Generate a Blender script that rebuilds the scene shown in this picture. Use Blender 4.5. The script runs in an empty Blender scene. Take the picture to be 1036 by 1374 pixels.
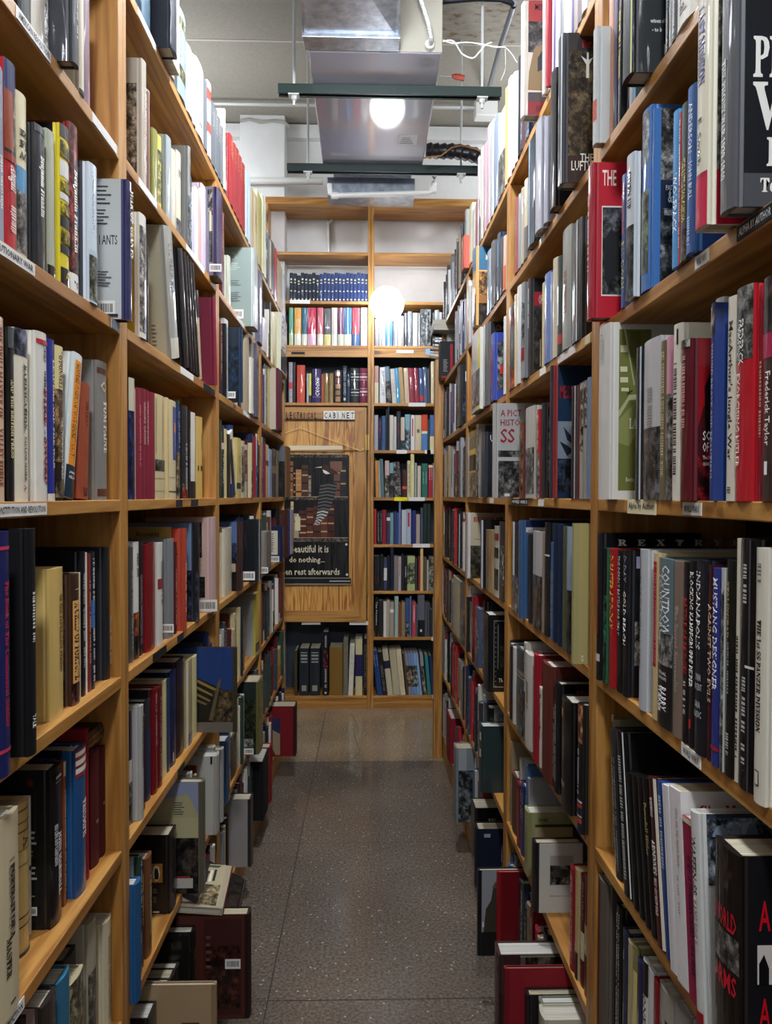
import bpy, bmesh, math, random
from mathutils import Matrix, Vector, Euler
# ---------------------------------------------------------------- camera, world, exposure
SC = bpy.context.scene
COL = SC.collection
W, H, F = 1036.0, 1374.0, 1030.0
YAW, PITCH, ROLL = math.atan(27 / F), math.atan(22 / F), 0.003
CAM = Vector((0, 0, 1.4))
ROT = Matrix.Rotation(-YAW, 3, 'Z') @ Matrix.Rotation(math.pi / 2 - PITCH, 3, 'X') @ Matrix.Rotation(ROLL, 3, 'Z')
cd = bpy.data.cameras.new('camera')
cd.sensor_fit = 'VERTICAL'
cd.sensor_height = 36.0
cd.lens = F / H * 36.0
cd.clip_start = 0.02
cam = bpy.data.objects.new('camera', cd)
cam.matrix_world = Matrix.Translation(CAM) @ ROT.to_4x4()
COL.objects.link(cam)
SC.camera = cam
SC.view_settings.view_transform = 'Standard'
SC.view_settings.look = 'None'
SC.view_settings.gamma = 1
SC.view_settings.use_curve_mapping = False
SC.view_settings.exposure = 0.42
wd = bpy.data.worlds.new('world')
SC.world = wd
wd.use_nodes = True
wd.node_tree.nodes['Background'].inputs[0].default_value = (0.95, 0.97, 1.0, 1)
wd.node_tree.nodes['Background'].inputs[1].default_value = 0.33
LAMP = 14.0          # emission of the globe lamps
LAMP2, FILL_LAMP = 20.0, 205.0
try:
    SC.cycles.use_denoising = True
    SC.cycles.max_bounces = 6
except Exception:
    pass

def ray(px, py):
    return ROT @ Vector(((px - W / 2) / F, (H / 2 - py) / F, -1.0))
def onx(px, py, X):
    d = ray(px, py); t = (X - CAM.x) / d.x
    return CAM + d * t
def ony(px, py, Y):
    d = ray(px, py); t = (Y - CAM.y) / d.y
    return CAM + d * t
def onz(px, py, Z):
    d = ray(px, py); t = (Z - CAM.z) / d.z
    return CAM + d * t
def proj(p):
    v = ROT.transposed() @ (Vector(p) - CAM)
    return (W / 2 + F * v.x / -v.z, H / 2 - F * v.y / -v.z)

# ---------------------------------------------------------------- materials
def srgb(h):
    if not isinstance(h, str):
        return tuple(h) + (1.0,)
    c = [int(h[i:i + 2], 16) / 255 for i in (0, 2, 4)]
    return tuple((x / 12.92 if x <= .04045 else ((x + .055) / 1.055) ** 2.4) for x in c) + (1.0,)
def mat(name, col=None, rough=.5, metal=0, coat=0, coatr=.05, spec=.5, emit=None, es=0):
    m = bpy.data.materials.new(name)
    m.use_nodes = True
    b = m.node_tree.nodes['Principled BSDF']
    if col is not None:
        b.inputs['Base Color'].default_value = srgb(col)
    b.inputs['Roughness'].default_value = rough
    b.inputs['Metallic'].default_value = metal
    b.inputs['Coat Weight'].default_value = coat
    b.inputs['Coat Roughness'].default_value = coatr
    b.inputs['Specular IOR Level'].default_value = spec
    if emit:
        b.inputs['Emission Color'].default_value = srgb(emit)
        b.inputs['Emission Strength'].default_value = es
    return m
def N(m, t, **k):
    n = m.node_tree.nodes.new(t)
    for a, v in k.items():
        if a.startswith('i_'):
            n.inputs[a[2:].replace('_', ' ')].default_value = v
        else:
            setattr(n, a, v)
    return n
def L(m, a, b):
    m.node_tree.links.new(a, b)
def bsdf(m):
    return m.node_tree.nodes['Principled BSDF']
def ramp(m, stops):
    r = N(m, 'ShaderNodeValToRGB')
    e = r.color_ramp.elements
    while len(e) > 1:
        e.remove(e[-1])
    e[0].position, e[0].color = stops[0][0], srgb(stops[0][1])
    for p, c in stops[1:]:
        x = e.new(p); x.color = srgb(c)
    return r
def noisy(m, scale, stops, stretch=(1, 1, 1), detail=6, rough=.6, bump=0, dist=0, coord='Object'):
    tc = N(m, 'ShaderNodeTexCoord')
    mp = N(m, 'ShaderNodeMapping'); mp.inputs['Scale'].default_value = stretch
    no = N(m, 'ShaderNodeTexNoise'); no.inputs['Scale'].default_value = scale
    no.inputs['Detail'].default_value = detail; no.inputs['Roughness'].default_value = rough
    no.inputs['Distortion'].default_value = dist
    L(m, tc.outputs[coord], mp.inputs[0]); L(m, mp.outputs[0], no.inputs['Vector'])
    r = ramp(m, stops); L(m, no.outputs['Fac'], r.inputs[0])
    L(m, r.outputs[0], bsdf(m).inputs['Base Color'])
    if bump:
        bp = N(m, 'ShaderNodeBump'); bp.inputs['Strength'].default_value = bump; bp.inputs['Distance'].default_value = .002
        L(m, no.outputs['Fac'], bp.inputs['Height']); L(m, bp.outputs[0], bsdf(m).inputs['Normal'])
    return r
def wood(name, stops, axis, rough=.45):
    """pine: long grain streaks along axis (0 x, 1 y, 2 z) with growth rings and knots"""
    m = mat(name, rough=rough)
    tc = N(m, 'ShaderNodeTexCoord')
    mp = N(m, 'ShaderNodeMapping')
    s = [14, 14, 14]; s[axis] = .9
    mp.inputs['Scale'].default_value = s
    mp.inputs['Location'].default_value = (3.3, 1.7, 5.1)
    L(m, tc.outputs['Object'], mp.inputs[0])
    n1 = N(m, 'ShaderNodeTexNoise'); n1.inputs['Scale'].default_value = 1.0; n1.inputs['Detail'].default_value = 3; n1.inputs['Distortion'].default_value = .6
    L(m, mp.outputs[0], n1.inputs['Vector'])
    mu = N(m, 'ShaderNodeMath', operation='MULTIPLY'); mu.inputs[1].default_value = 9
    L(m, n1.outputs['Fac'], mu.inputs[0])
    fr = N(m, 'ShaderNodeMath', operation='PINGPONG'); fr.inputs[1].default_value = 1.0
    L(m, mu.outputs[0], fr.inputs[0])
    n2 = N(m, 'ShaderNodeTexNoise'); n2.inputs['Scale'].default_value = 9; n2.inputs['Detail'].default_value = 5
    L(m, mp.outputs[0], n2.inputs['Vector'])
    mx = N(m, 'ShaderNodeMix', data_type='FLOAT'); mx.inputs[0].default_value = .5
    L(m, fr.outputs[0], mx.inputs[2]); L(m, n2.outputs['Fac'], mx.inputs[3])
    r = ramp(m, stops)
    L(m, mx.outputs[0], r.inputs[0])
    # knots
    vo = N(m, 'ShaderNodeTexVoronoi'); vo.inputs['Scale'].default_value = 1.0
    mp2 = N(m, 'ShaderNodeMapping'); s2 = [5, 5, 5]; s2[axis] = 1.6
    mp2.inputs['Scale'].default_value = s2
    L(m, tc.outputs['Object'], mp2.inputs[0]); L(m, mp2.outputs[0], vo.inputs['Vector'])
    kr = ramp(m, [(0.0, 'FFFFFF'), (.045, 'FFFFFF'), (.09, '000000')])
    L(m, vo.outputs['Distance'], kr.inputs[0])
    km = N(m, 'ShaderNodeMix', data_type='RGBA'); km.inputs['B'].default_value = srgb('5A3418')
    L(m, kr.outputs[0], km.inputs['Factor']); L(m, r.outputs[0], km.inputs['A'])
    L(m, km.outputs['Result'], bsdf(m).inputs['Base Color'])
    bp = N(m, 'ShaderNodeBump'); bp.inputs['Strength'].default_value = .12; bp.inputs['Distance'].default_value = .001
    L(m, n2.outputs['Fac'], bp.inputs['Height']); L(m, bp.outputs[0], bsdf(m).inputs['Normal'])
    return m
PINE = [(.15, '875622'), (.45, 'A67232'), (.7, 'BA8845'), (.95, '94632A')]
WOODX = wood('pine_along_x', PINE, 0)
WOODY = wood('pine_along_y', PINE, 1)
WOODZ = wood('pine_along_z', PINE, 2)
PLYD = wood('fir_plywood', [(.15, '8A4E1C'), (.32, 'C98E44'), (.48, 'DCA658'), (.6, 'D09848'), (.72, '8C501E'), (.9, 'C88C42')], 2)
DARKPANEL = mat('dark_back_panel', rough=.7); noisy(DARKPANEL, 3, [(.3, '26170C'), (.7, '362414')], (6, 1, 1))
SLATE = mat('slate_blue_panel', rough=.7); noisy(SLATE, 4, [(.3, '252C36'), (.7, '2F3743')])

def attr_col(m):
    a = N(m, 'ShaderNodeAttribute'); a.attribute_name = 'Col'
    return a
CLOTH = mat('book_cloth', rough=.65, spec=.25)
_a = attr_col(CLOTH); L(CLOTH, _a.outputs['Color'], bsdf(CLOTH).inputs['Base Color'])
_n = N(CLOTH, 'ShaderNodeTexNoise'); _n.inputs['Scale'].default_value = 900
_b = N(CLOTH, 'ShaderNodeBump'); _b.inputs['Strength'].default_value = .15; _b.inputs['Distance'].default_value = .0005
L(CLOTH, _n.outputs['Fac'], _b.inputs['Height']); L(CLOTH, _b.outputs[0], bsdf(CLOTH).inputs['Normal'])
JACK = mat('book_jacket_in_clear_sleeve', rough=.45, coat=.55, coatr=.06, spec=.2)
_a = attr_col(JACK); L(JACK, _a.outputs['Color'], bsdf(JACK).inputs['Base Color'])
_t = N(JACK, 'ShaderNodeTexCoord'); _mp = N(JACK, 'ShaderNodeMapping'); _mp.inputs['Scale'].default_value = (30, 30, 5)
_n = N(JACK, 'ShaderNodeTexNoise'); _n.inputs['Scale'].default_value = 1.0; _n.inputs['Detail'].default_value = 2; _n.inputs['Distortion'].default_value = 0.33
_b = N(JACK, 'ShaderNodeBump'); _b.inputs['Strength'].default_value = .6; _b.inputs['Distance'].default_value = .007
L(JACK, _t.outputs['Object'], _mp.inputs[0]); L(JACK, _mp.outputs[0], _n.inputs['Vector'])
L(JACK, _n.outputs['Fac'], _b.inputs['Height']); L(JACK, _b.outputs[0], bsdf(JACK).inputs['Coat Normal'])
PAPER = mat('page_edges', rough=.85)
_a = attr_col(PAPER); _t = N(PAPER, 'ShaderNodeTexCoord'); _mp = N(PAPER, 'ShaderNodeMapping'); _mp.inputs['Scale'].default_value = (3, 900, 3)
_n = N(PAPER, 'ShaderNodeTexNoise'); _n.inputs['Scale'].default_value = 1.0
_r = ramp(PAPER, [(.35, 'B0B0B0'), (.65, 'FFFFFF')])
_m = N(PAPER, 'ShaderNodeMix', data_type='RGBA', blend_type='MULTIPLY'); _m.inputs['Factor'].default_value = 1
L(PAPER, _t.outputs['Object'], _mp.inputs[0]); L(PAPER, _mp.outputs[0], _n.inputs['Vector']); L(PAPER, _n.outputs['Fac'], _r.inputs[0])
L(PAPER, _a.outputs['Color'], _m.inputs['A']); L(PAPER, _r.outputs[0], _m.inputs['B']); L(PAPER, _m.outputs['Result'], bsdf(PAPER).inputs['Base Color'])
PHOTO = mat('printed_picture', rough=.45, coat=.55, coatr=.06, spec=.2)
_a = attr_col(PHOTO); _t = N(PHOTO, 'ShaderNodeTexCoord'); _mp = N(PHOTO, 'ShaderNodeMapping'); _mp.inputs['Scale'].default_value = (48, 48, 40)
_n = N(PHOTO, 'ShaderNodeTexNoise'); _n.inputs['Scale'].default_value = 1.0; _n.inputs['Detail'].default_value = 7; _n.inputs['Roughness'].default_value = .75; _n.inputs['Distortion'].default_value = .15
_r = ramp(PHOTO, [(.38, '181818'), (.46, '505050'), (.54, 'A8A8A8'), (.62, 'FFFFFF')])
_m = N(PHOTO, 'ShaderNodeMix', data_type='RGBA', blend_type='MULTIPLY'); _m.inputs['Factor'].default_value = 1
L(PHOTO, _t.outputs['Object'], _mp.inputs[0]); L(PHOTO, _mp.outputs[0], _n.inputs['Vector']); L(PHOTO, _n.outputs['Fac'], _r.inputs[0])
L(PHOTO, _a.outputs['Color'], _m.inputs['A']); L(PHOTO, _r.outputs[0], _m.inputs['B']); L(PHOTO, _m.outputs['Result'], bsdf(PHOTO).inputs['Base Color'])
BM = [JACK, CLOTH, PAPER, PHOTO]     # material slots of every book mesh: 0 jacket 1 cloth 2 paper 3 picture

# ---------------------------------------------------------------- mesh collecting
class MB:
    """collects coloured polygons and links them as ONE mesh object"""
    def __init__(s):
        s.v, s.f, s.c, s.m = [], [], [], []
    def add(s, vs, fs, col=(1, 1, 1, 1), mi=0):
        o = len(s.v)
        s.v.extend(vs)
        for f in fs:
            s.f.append([i + o for i in f]); s.c.append(col); s.m.append(mi)
    def box(s, x0, x1, y0, y1, z0, z1, col=(1, 1, 1, 1), mi=0):
        vs = [(x0, y0, z0), (x1, y0, z0), (x1, y1, z0), (x0, y1, z0), (x0, y0, z1), (x1, y0, z1), (x1, y1, z1), (x0, y1, z1)]
        s.add(vs, [(0, 3, 2, 1), (4, 5, 6, 7), (0, 1, 5, 4), (1, 2, 6, 5), (2, 3, 7, 6), (3, 0, 4, 7)], col, mi)
    def tube(s, pts, r, n=10, col=(1, 1, 1, 1), mi=0, cap=True):
        pts = [Vector(p) for p in pts]
        rings = []
        up = Vector((0, 0, 1))
        for i, p in enumerate(pts):
            d = (pts[min(i + 1, len(pts) - 1)] - pts[max(i - 1, 0)]).normalized()
            a = d.cross(up)
            if a.length < .05:
                a = d.cross(Vector((1, 0, 0)))
            a.normalize(); b = d.cross(a)
            rr = r[i] if isinstance(r, (list, tuple)) else r
            rings.append([tuple(p + a * rr * math.cos(2 * math.pi * k / n) + b * rr * math.sin(2 * math.pi * k / n)) for k in range(n)])
        vs = [v for q in rings for v in q]
        fs = []
        for i in range(len(rings) - 1):
            for k in range(n):
                k2 = (k + 1) % n
                fs.append((i * n + k, i * n + k2, (i + 1) * n + k2, (i + 1) * n + k))
        if cap:
            fs.append(tuple(range(n - 1, -1, -1))); fs.append(tuple(range((len(rings) - 1) * n, len(rings) * n)))
        s.add(vs, fs, col, mi)
    def sphere(s, c, r, nu=24, nv=14, col=(1, 1, 1, 1), mi=0):
        vs, fs = [], []
        for j in range(nv + 1):
            t = math.pi * j / nv
            for i in range(nu):
                p = 2 * math.pi * i / nu
                vs.append((c[0] + r * math.sin(t) * math.cos(p), c[1] + r * math.sin(t) * math.sin(p), c[2] + r * math.cos(t)))
        for j in range(nv):
            for i in range(nu):
                i2 = (i + 1) % nu
                fs.append((j * nu + i, (j + 1) * nu + i, (j + 1) * nu + i2, j * nu + i2))
        s.add(vs, fs, col, mi)
    def xform(s, M):
        s.v = [tuple(M @ Vector(p)) for p in s.v]
    def merge(s, o, M=None):
        k = len(s.v)
        s.v.extend([tuple(M @ Vector(p)) for p in o.v] if M else o.v)
        s.f.extend([[i + k for i in f] for f in o.f]); s.c.extend(o.c); s.m.extend(o.m)
    def build(s, name, mats, parent=None, bevel=0, smooth=False, origin=None):
        me = bpy.data.meshes.new(name)
        if origin is not None:
            ox, oy, oz = origin
            s.v = [(a - ox, b - oy, c - oz) for a, b, c in s.v]
        me.from_pydata(s.v, [], s.f)
        if not isinstance(mats, (list, tuple)):
            mats = [mats]
        for q in mats:
            me.materials.append(q)
        me.polygons.foreach_set('material_index', s.m)
        ca = me.color_attributes.new('Col', 'FLOAT_COLOR', 'CORNER')
        buf = []
        for f, c in zip(s.f, s.c):
            buf.extend(list(c) * len(f))
        ca.data.foreach_set('color', buf)
        if smooth:
            me.shade_smooth()
            me.set_sharp_from_angle(angle=math.radians(40))
        o = bpy.data.objects.new(name, me)
        COL.objects.link(o)
        if origin is not None:
            o.location = origin
        if parent:
            o.parent = parent
        if bevel:
            b = o.modifiers.new('bevel', 'BEVEL'); b.width = bevel; b.segments = 2; b.limit_method = 'ANGLE'
        return o
def tag(o, label=None, cat=None, group=None, kind=None):
    if label: o['label'] = label
    if cat: o['category'] = cat
    if group: o['group'] = group
    if kind: o['kind'] = kind
    return o
def empty(name, loc, label=None, cat=None, group=None, rz=0):
    o = bpy.data.objects.new(name, None)
    COL.objects.link(o); o.location = loc; o.rotation_euler = (0, 0, rz); o.empty_display_size = .05
    return tag(o, label, cat, group)

_tc = {}
SER = {}
for _i in range(26):
    SER[chr(65 + _i)] = chr(0x1D400 + _i); SER[chr(97 + _i)] = chr(0x1D41A + _i)
for _i in range(10):
    SER[chr(48 + _i)] = chr(0x1D7CE + _i)
def glyphs(s, bold=.012):
    """flat lettering in a unit box (x 0..1, y 0..1) with its aspect; a leading ~ asks for a serif face"""
    k = (s, bold)
    if k in _tc:
        return _tc[k]
    body = s
    if s.startswith('~'):
        body = ''.join(SER.get(c, c) for c in s[1:])
    c = bpy.data.curves.new('lettering', 'FONT')
    c.body = body; c.resolution_u = 1; c.offset = bold; c.size = 1
    o = bpy.data.objects.new('lettering', c)
    me = bpy.data.meshes.new_from_object(o)
    vs = [tuple(v.co) for v in me.vertices]
    fs = [tuple(p.vertices) for p in me.polygons]
    bpy.data.objects.remove(o); bpy.data.curves.remove(c); bpy.data.meshes.remove(me)
    if not vs:
        _tc[k] = ([], [], 1); return _tc[k]
    x0 = min(v[0] for v in vs); x1 = max(v[0] for v in vs); y0 = min(v[1] for v in vs); y1 = max(v[1] for v in vs)
    vs = [((v[0] - x0) / (x1 - x0 + 1e-9), (v[1] - y0) / (y1 - y0 + 1e-9)) for v in vs]
    _tc[k] = (vs, fs, (x1 - x0) / (y1 - y0 + 1e-9))
    return _tc[k]
def put_text(mb, s, org, ux, uy, lw, lh, col, mi=0, bold=.012, fn=None):
    """lettering from org, running along ux (length lw) with its tops along uy (height lh)"""
    vs, fs, a = glyphs(s, bold)
    org, ux, uy = Vector(org), Vector(ux), Vector(uy)
    out = []
    for x, y in vs:
        p = org + ux * (x * lw) + uy * (y * lh)
        out.append(fn(p) if fn else tuple(p))
    mb.add(out, fs, col, mi)
# ================================================================ the setting
XL, XR = -0.443, 0.41           # front planes of the two aisle bookcases
YB, YW, ZC = 5.02, 5.32, 3.92   # front of the end bookcase, wall behind it, ceiling
FLOORM = mat('worn_speckled_linoleum', rough=.42)
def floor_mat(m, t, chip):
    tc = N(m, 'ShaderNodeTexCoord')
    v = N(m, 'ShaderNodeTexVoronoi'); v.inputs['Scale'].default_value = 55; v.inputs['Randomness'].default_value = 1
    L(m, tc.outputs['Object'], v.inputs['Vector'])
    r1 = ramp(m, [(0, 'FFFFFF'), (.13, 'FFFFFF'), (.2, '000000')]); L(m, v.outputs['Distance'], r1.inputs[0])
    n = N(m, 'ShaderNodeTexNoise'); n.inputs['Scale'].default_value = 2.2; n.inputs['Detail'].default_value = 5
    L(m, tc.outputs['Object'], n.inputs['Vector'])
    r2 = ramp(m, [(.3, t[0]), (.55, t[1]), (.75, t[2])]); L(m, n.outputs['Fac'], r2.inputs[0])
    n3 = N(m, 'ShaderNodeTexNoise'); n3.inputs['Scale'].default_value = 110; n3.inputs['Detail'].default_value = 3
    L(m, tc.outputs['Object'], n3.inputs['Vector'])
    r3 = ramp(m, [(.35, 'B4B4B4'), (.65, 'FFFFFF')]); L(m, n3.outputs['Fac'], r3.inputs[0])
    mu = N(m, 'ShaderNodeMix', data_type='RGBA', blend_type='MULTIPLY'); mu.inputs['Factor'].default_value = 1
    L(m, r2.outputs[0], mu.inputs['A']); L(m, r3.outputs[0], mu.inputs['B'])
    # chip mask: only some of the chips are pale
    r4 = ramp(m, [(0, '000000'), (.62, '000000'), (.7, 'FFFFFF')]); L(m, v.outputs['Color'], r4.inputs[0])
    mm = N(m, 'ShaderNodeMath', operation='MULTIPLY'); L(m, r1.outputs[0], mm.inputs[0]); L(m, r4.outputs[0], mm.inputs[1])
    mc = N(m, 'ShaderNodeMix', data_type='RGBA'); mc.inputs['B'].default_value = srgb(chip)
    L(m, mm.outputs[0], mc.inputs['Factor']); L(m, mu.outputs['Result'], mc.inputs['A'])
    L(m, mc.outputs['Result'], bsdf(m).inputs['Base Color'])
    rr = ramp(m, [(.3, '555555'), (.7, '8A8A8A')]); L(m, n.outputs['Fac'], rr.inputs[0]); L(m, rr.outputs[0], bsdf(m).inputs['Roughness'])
floor_mat(FLOORM, ('6E6256', '7A6E62', '867868'), 'B4A898')
CRACK = mat('dark_floor_seam', '2A2320', .9)
mb = MB(); mb.box(-4, 4, -3, YW + .1, -.1, 0)
tag(mb.build('floor', FLOORM), kind='structure')
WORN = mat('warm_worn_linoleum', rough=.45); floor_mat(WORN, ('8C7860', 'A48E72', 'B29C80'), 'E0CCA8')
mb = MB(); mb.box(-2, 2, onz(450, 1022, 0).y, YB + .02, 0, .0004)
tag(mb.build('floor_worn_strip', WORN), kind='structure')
# tile seams and the crack in the floor by the end bookcase
mb = MB()
a, b = onz(437, 956, 0), onz(353, 1374, 0)
def seam(p, q, w=.0016):
    p, q = Vector(p), Vector(q); d = (q - p).normalized(); s = Vector((-d.y, d.x, 0)) * w
    mb.add([tuple(p - s + Vector((0, 0, .0006))), tuple(q - s + Vector((0, 0, .0006))), tuple(q + s + Vector((0, 0, .0006))), tuple(p + s + Vector((0, 0, .0006)))], [(0, 1, 2, 3)])
seam(a, b)
for py in (1022, 1131, 1342):
    q = onz(450, py, 0).y
    seam((-.44, q, 0), (.39, q, 0), .0012)
crk = [(470, 957), (478, 968), (481, 982), (476, 988), (480, 1000), (483, 1008), (478, 1016), (466, 1022), (459, 1026)]
for (x0, y0), (x1, y1) in zip(crk, crk[1:]):
    seam(onz(x0, y0, 0), onz(x1, y1, 0), .0014)
for (x0, y0), (x1, y1) in [((463, 1022), (480, 1031)), ((480, 1031), (500, 1030)), ((500, 1030), (520, 1033)), ((478, 1016), (490, 1020)), ((556, 1057), (566, 1058)), ((545, 1078), (556, 1077))]:
    seam(onz(x0, y0, 0), onz(x1, y1, 0), .0012)
tag(mb.build('floor_seams', CRACK), kind='structure')

CEILM = mat('painted_ceiling_board', rough=.8); noisy(CEILM, 60, [(.3, '938E82'), (.7, '9E998D')], bump=.1)
STAIN = mat('stained_ceiling_board', rough=.8); noisy(STAIN, 14, [(.36, '7A6240'), (.44, '948C7E'), (.6, '9E998D')], (1, 2, 1), detail=8)
mb = MB(); mb.box(-4, 4, -3, YW + .1, ZC, ZC + .1)
tag(mb.build('ceiling', CEILM), kind='structure')
mb = MB()
s0, s1 = onz(593, 2, ZC), onz(690, 60, ZC)
mb.box(s0.x, onz(700, 60, ZC).x, s1.y, s1.y + 0, ZC - .004, ZC) if False else mb.box(.38, .86, s1.y - .95, s1.y, ZC - .004, ZC)
tag(mb.build('trim_2', STAIN), kind='structure')
SEAMC = mat('ceiling_joint', 'C2BDB2', .8)
mb = MB()
mb.box(-3.9, 3.9, s1.y + .0, s1.y + .012, ZC - .003, ZC)
tag(mb.build('trim_3', SEAMC), kind='structure')
WALLM = mat('white_painted_plaster', rough=.75); noisy(WALLM, 5, [(.3, 'D8D8D6'), (.7, 'E6E6E3')], bump=.15)
mb = MB(); mb.box(-4, 4, YW, YW + .1, 0, ZC)
p0, p1 = ony(322, 200, YW - .16), ony(382, 200, YW - .16)
mb.box(p0.x, p1.x, YW - .16, YW, 0, ZC)
tag(mb.build('wall_back', WALLM, bevel=.004), kind='structure')
mb = MB()
mb.box(-4, p0.x, YW - .06, YW, ZC - .10, ZC - .01); mb.box(p1.x, 4, YW - .06, YW, ZC - .10, ZC - .01)
tag(mb.build('trim_1', WALLM, bevel=.003), kind='structure')
for nm, x0, x1 in (('wall_left', -4.1, -4), ('wall_right', 4, 4.1)):
    mb = MB(); mb.box(x0, x1, -3, YW + .1, 0, ZC)
    tag(mb.build(nm, WALLM), kind='structure')

# ================================================================ bookcases
ZL = [.125, .437, .752, 1.070, 1.391, 1.709, 2.020, 2.345]
ZR = [.140, .455, .775, 1.085, 1.395, 1.700, 2.008, 2.310]
BAYSD = {-1: [(.523, 1.398), (1.442, 2.284), (2.332, 3.225), (3.272, 4.17)], 1: [(.523, 1.346), (1.392, 2.202), (2.250, 3.105), (3.153, 4.10)]}
DEP = .27
TH = .021
LABELM = mat('white_shelf_tag', 'DEDCD6', .5)
INK = (0.02, 0.02, 0.02, 1)
CASES = {}
bayname = ['nearest the camera', 'second from the camera', 'third from the camera', 'farthest from the camera']
for side, X, ZZ in ((-1, XL, ZL), (1, XR, ZR)):
    for bi, (y0, y1) in enumerate(BAYSD[side]):
        sn = 'left' if side < 0 else 'right'
        t = empty('bookcase', (X, (y0 + y1) / 2, 0), 'pine bookcase unit on the %s of the aisle, %s' % (sn, bayname[bi]), 'bookcase', 'pine bookcases along the aisle')
        CASES[(side, bi)] = t
        org = t.location
        xb = X + side * DEP
        xa, xc = min(X, xb), max(X, xb)
        ztop = ZZ[7]
        for ya, yb in ((y0 - .023, y0), (y1, y1 + .023)):
            m = MB(); m.box(xa, xc, ya, yb, 0, ztop - TH)
            o = m.build('upright', WOODZ, t, .0015, origin=tuple(org)); o.location = (0, 0, 0)
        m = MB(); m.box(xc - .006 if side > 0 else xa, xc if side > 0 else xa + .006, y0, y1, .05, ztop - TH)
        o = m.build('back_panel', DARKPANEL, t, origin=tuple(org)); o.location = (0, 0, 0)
        for k, z in enumerate(ZZ):
            m = MB()
            e = .0235 if k == 7 else 0
            m.box(xa + (.006 if side < 0 and k < 7 else 0), xc - (.006 if side > 0 and k < 7 else 0), y0 - e, y1 + e, z - TH, z)
            o = m.build('shelf', WOODY, t, .0015, origin=tuple(org)); o.location = (0, 0, 0)
        m = MB(); m.box(X + side * .004, X + side * .022, y0, y1, 0, ZZ[0] - TH)
        if side > 0: pass
        o = m.build('plinth', WOODY, t, .001, origin=tuple(org)); o.location = (0, 0, 0)
# the end trim of the right-hand row
t = CASES[(1, 3)]
m = MB(); m.box(XR - .045, XR - .002, 4.06, 4.125, 0, 2.12)
o = m.build('end_post', WOODZ, t, .002, origin=tuple(t.location)); o.location = (0, 0, 0)

def shelf_tag(side, bi, k, pa, pb, text='', col='DEDCD6', ink=INK, hh=.016):
    X = XL if side < 0 else XR
    Z = (ZL if side < 0 else ZR)[k]
    xx = X - side * .0012
    py = proj((X, 1.2, Z - TH / 2))[1]
    ya = onx(pa, 665, xx).y; yb = onx(pb, 665, xx).y
    ya, yb = min(ya, yb), max(ya, yb)
    t = CASES[(side, bi)]
    m = MB()
    zc = Z - TH / 2
    m.box(min(xx, xx + side * .0011), max(xx, xx + side * .0011), ya, yb, zc - hh / 2, zc + hh / 2, srgb(col), 0)
    if text:
        if side < 0:
            put_text(m, text, (xx + .0004, ya + .006, zc - hh * .28), (0, 1, 0), (0, 0, 1), (yb - ya) - .012, hh * .56, ink)
        else:
            put_text(m, text, (xx - .0004, yb - .006, zc - hh * .28), (0, -1, 0), (0, 0, 1), (yb - ya) - .012, hh * .56, ink)
    o = m.build('shelf_tag', CLOTH, t, origin=tuple(t.location)); o.location = (0, 0, 0)
    if text: o['label'] = 'shelf tag reading ' + text
WHT = (.75, .75, .75, 1)
shelf_tag(-1, 0, 6, 27, 72, 'AMERICAN REVOLUTION')
shelf_tag(-1, 0, 6, 127, 159, '')
shelf_tag(-1, 0, 5, -22, 49, 'REVOLUTIONARY WAR')
shelf_tag(-1, 0, 5, 151, 161, '', 'A8B8C4')
shelf_tag(-1, 0, 4, -10, 63, 'CONSTITUTION AND REVOLUTION')
shelf_tag(-1, 0, 2, -20, 28, 'RECONSTRUCTION')
shelf_tag(-1, 1, 7, 188, 212, '')
shelf_tag(-1, 1, 6, 188, 212, '')
shelf_tag(-1, 1, 6, 251, 275, '')
shelf_tag(-1, 1, 5, 243, 260, '')
shelf_tag(-1, 1, 5, 274, 289, '', '20242A')
shelf_tag(-1, 1, 4, 237, 245, '', '20242A')
shelf_tag(-1, 1, 4, 257, 266, '', '20242A')
shelf_tag(-1, 1, 3, 205, 223, '', '181818', WHT)
shelf_tag(-1, 1, 3, 238, 246, '', '20242A')
shelf_tag(-1, 1, 2, 238, 247, '', '20242A')
shelf_tag(-1, 2, 6, 318, 328, '')
shelf_tag(-1, 2, 5, 327, 336, '')
shelf_tag(1, 0, 5, 947, 929, 'WORLD WAR II')
shelf_tag(1, 0, 5, 1034, 984, 'ALPHA BY AUTHOR', '2A3034', WHT)
shelf_tag(1, 0, 4, 880, 842, 'Alpha by Author', 'D8CDA8', INK, .022)
shelf_tag(1, 0, 4, 941, 916, 'WORLD WAR II')
shelf_tag(1, 0, 3, 944, 918, 'WORLD WAR II')
shelf_tag(1, 1, 6, 728, 722, '')
shelf_tag(1, 1, 5, 770, 747, '', 'CFC6C0')
shelf_tag(1, 1, 5, 731, 723, '')
shelf_tag(1, 1, 5, 790, 783, '', 'CFC6A0')
shelf_tag(1, 1, 4, 708, 687, 'WORLD WAR II', '2A2A20', WHT)
shelf_tag(1, 1, 4, 729, 722, '')
shelf_tag(1, 2, 4, 662, 657, '')

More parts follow.
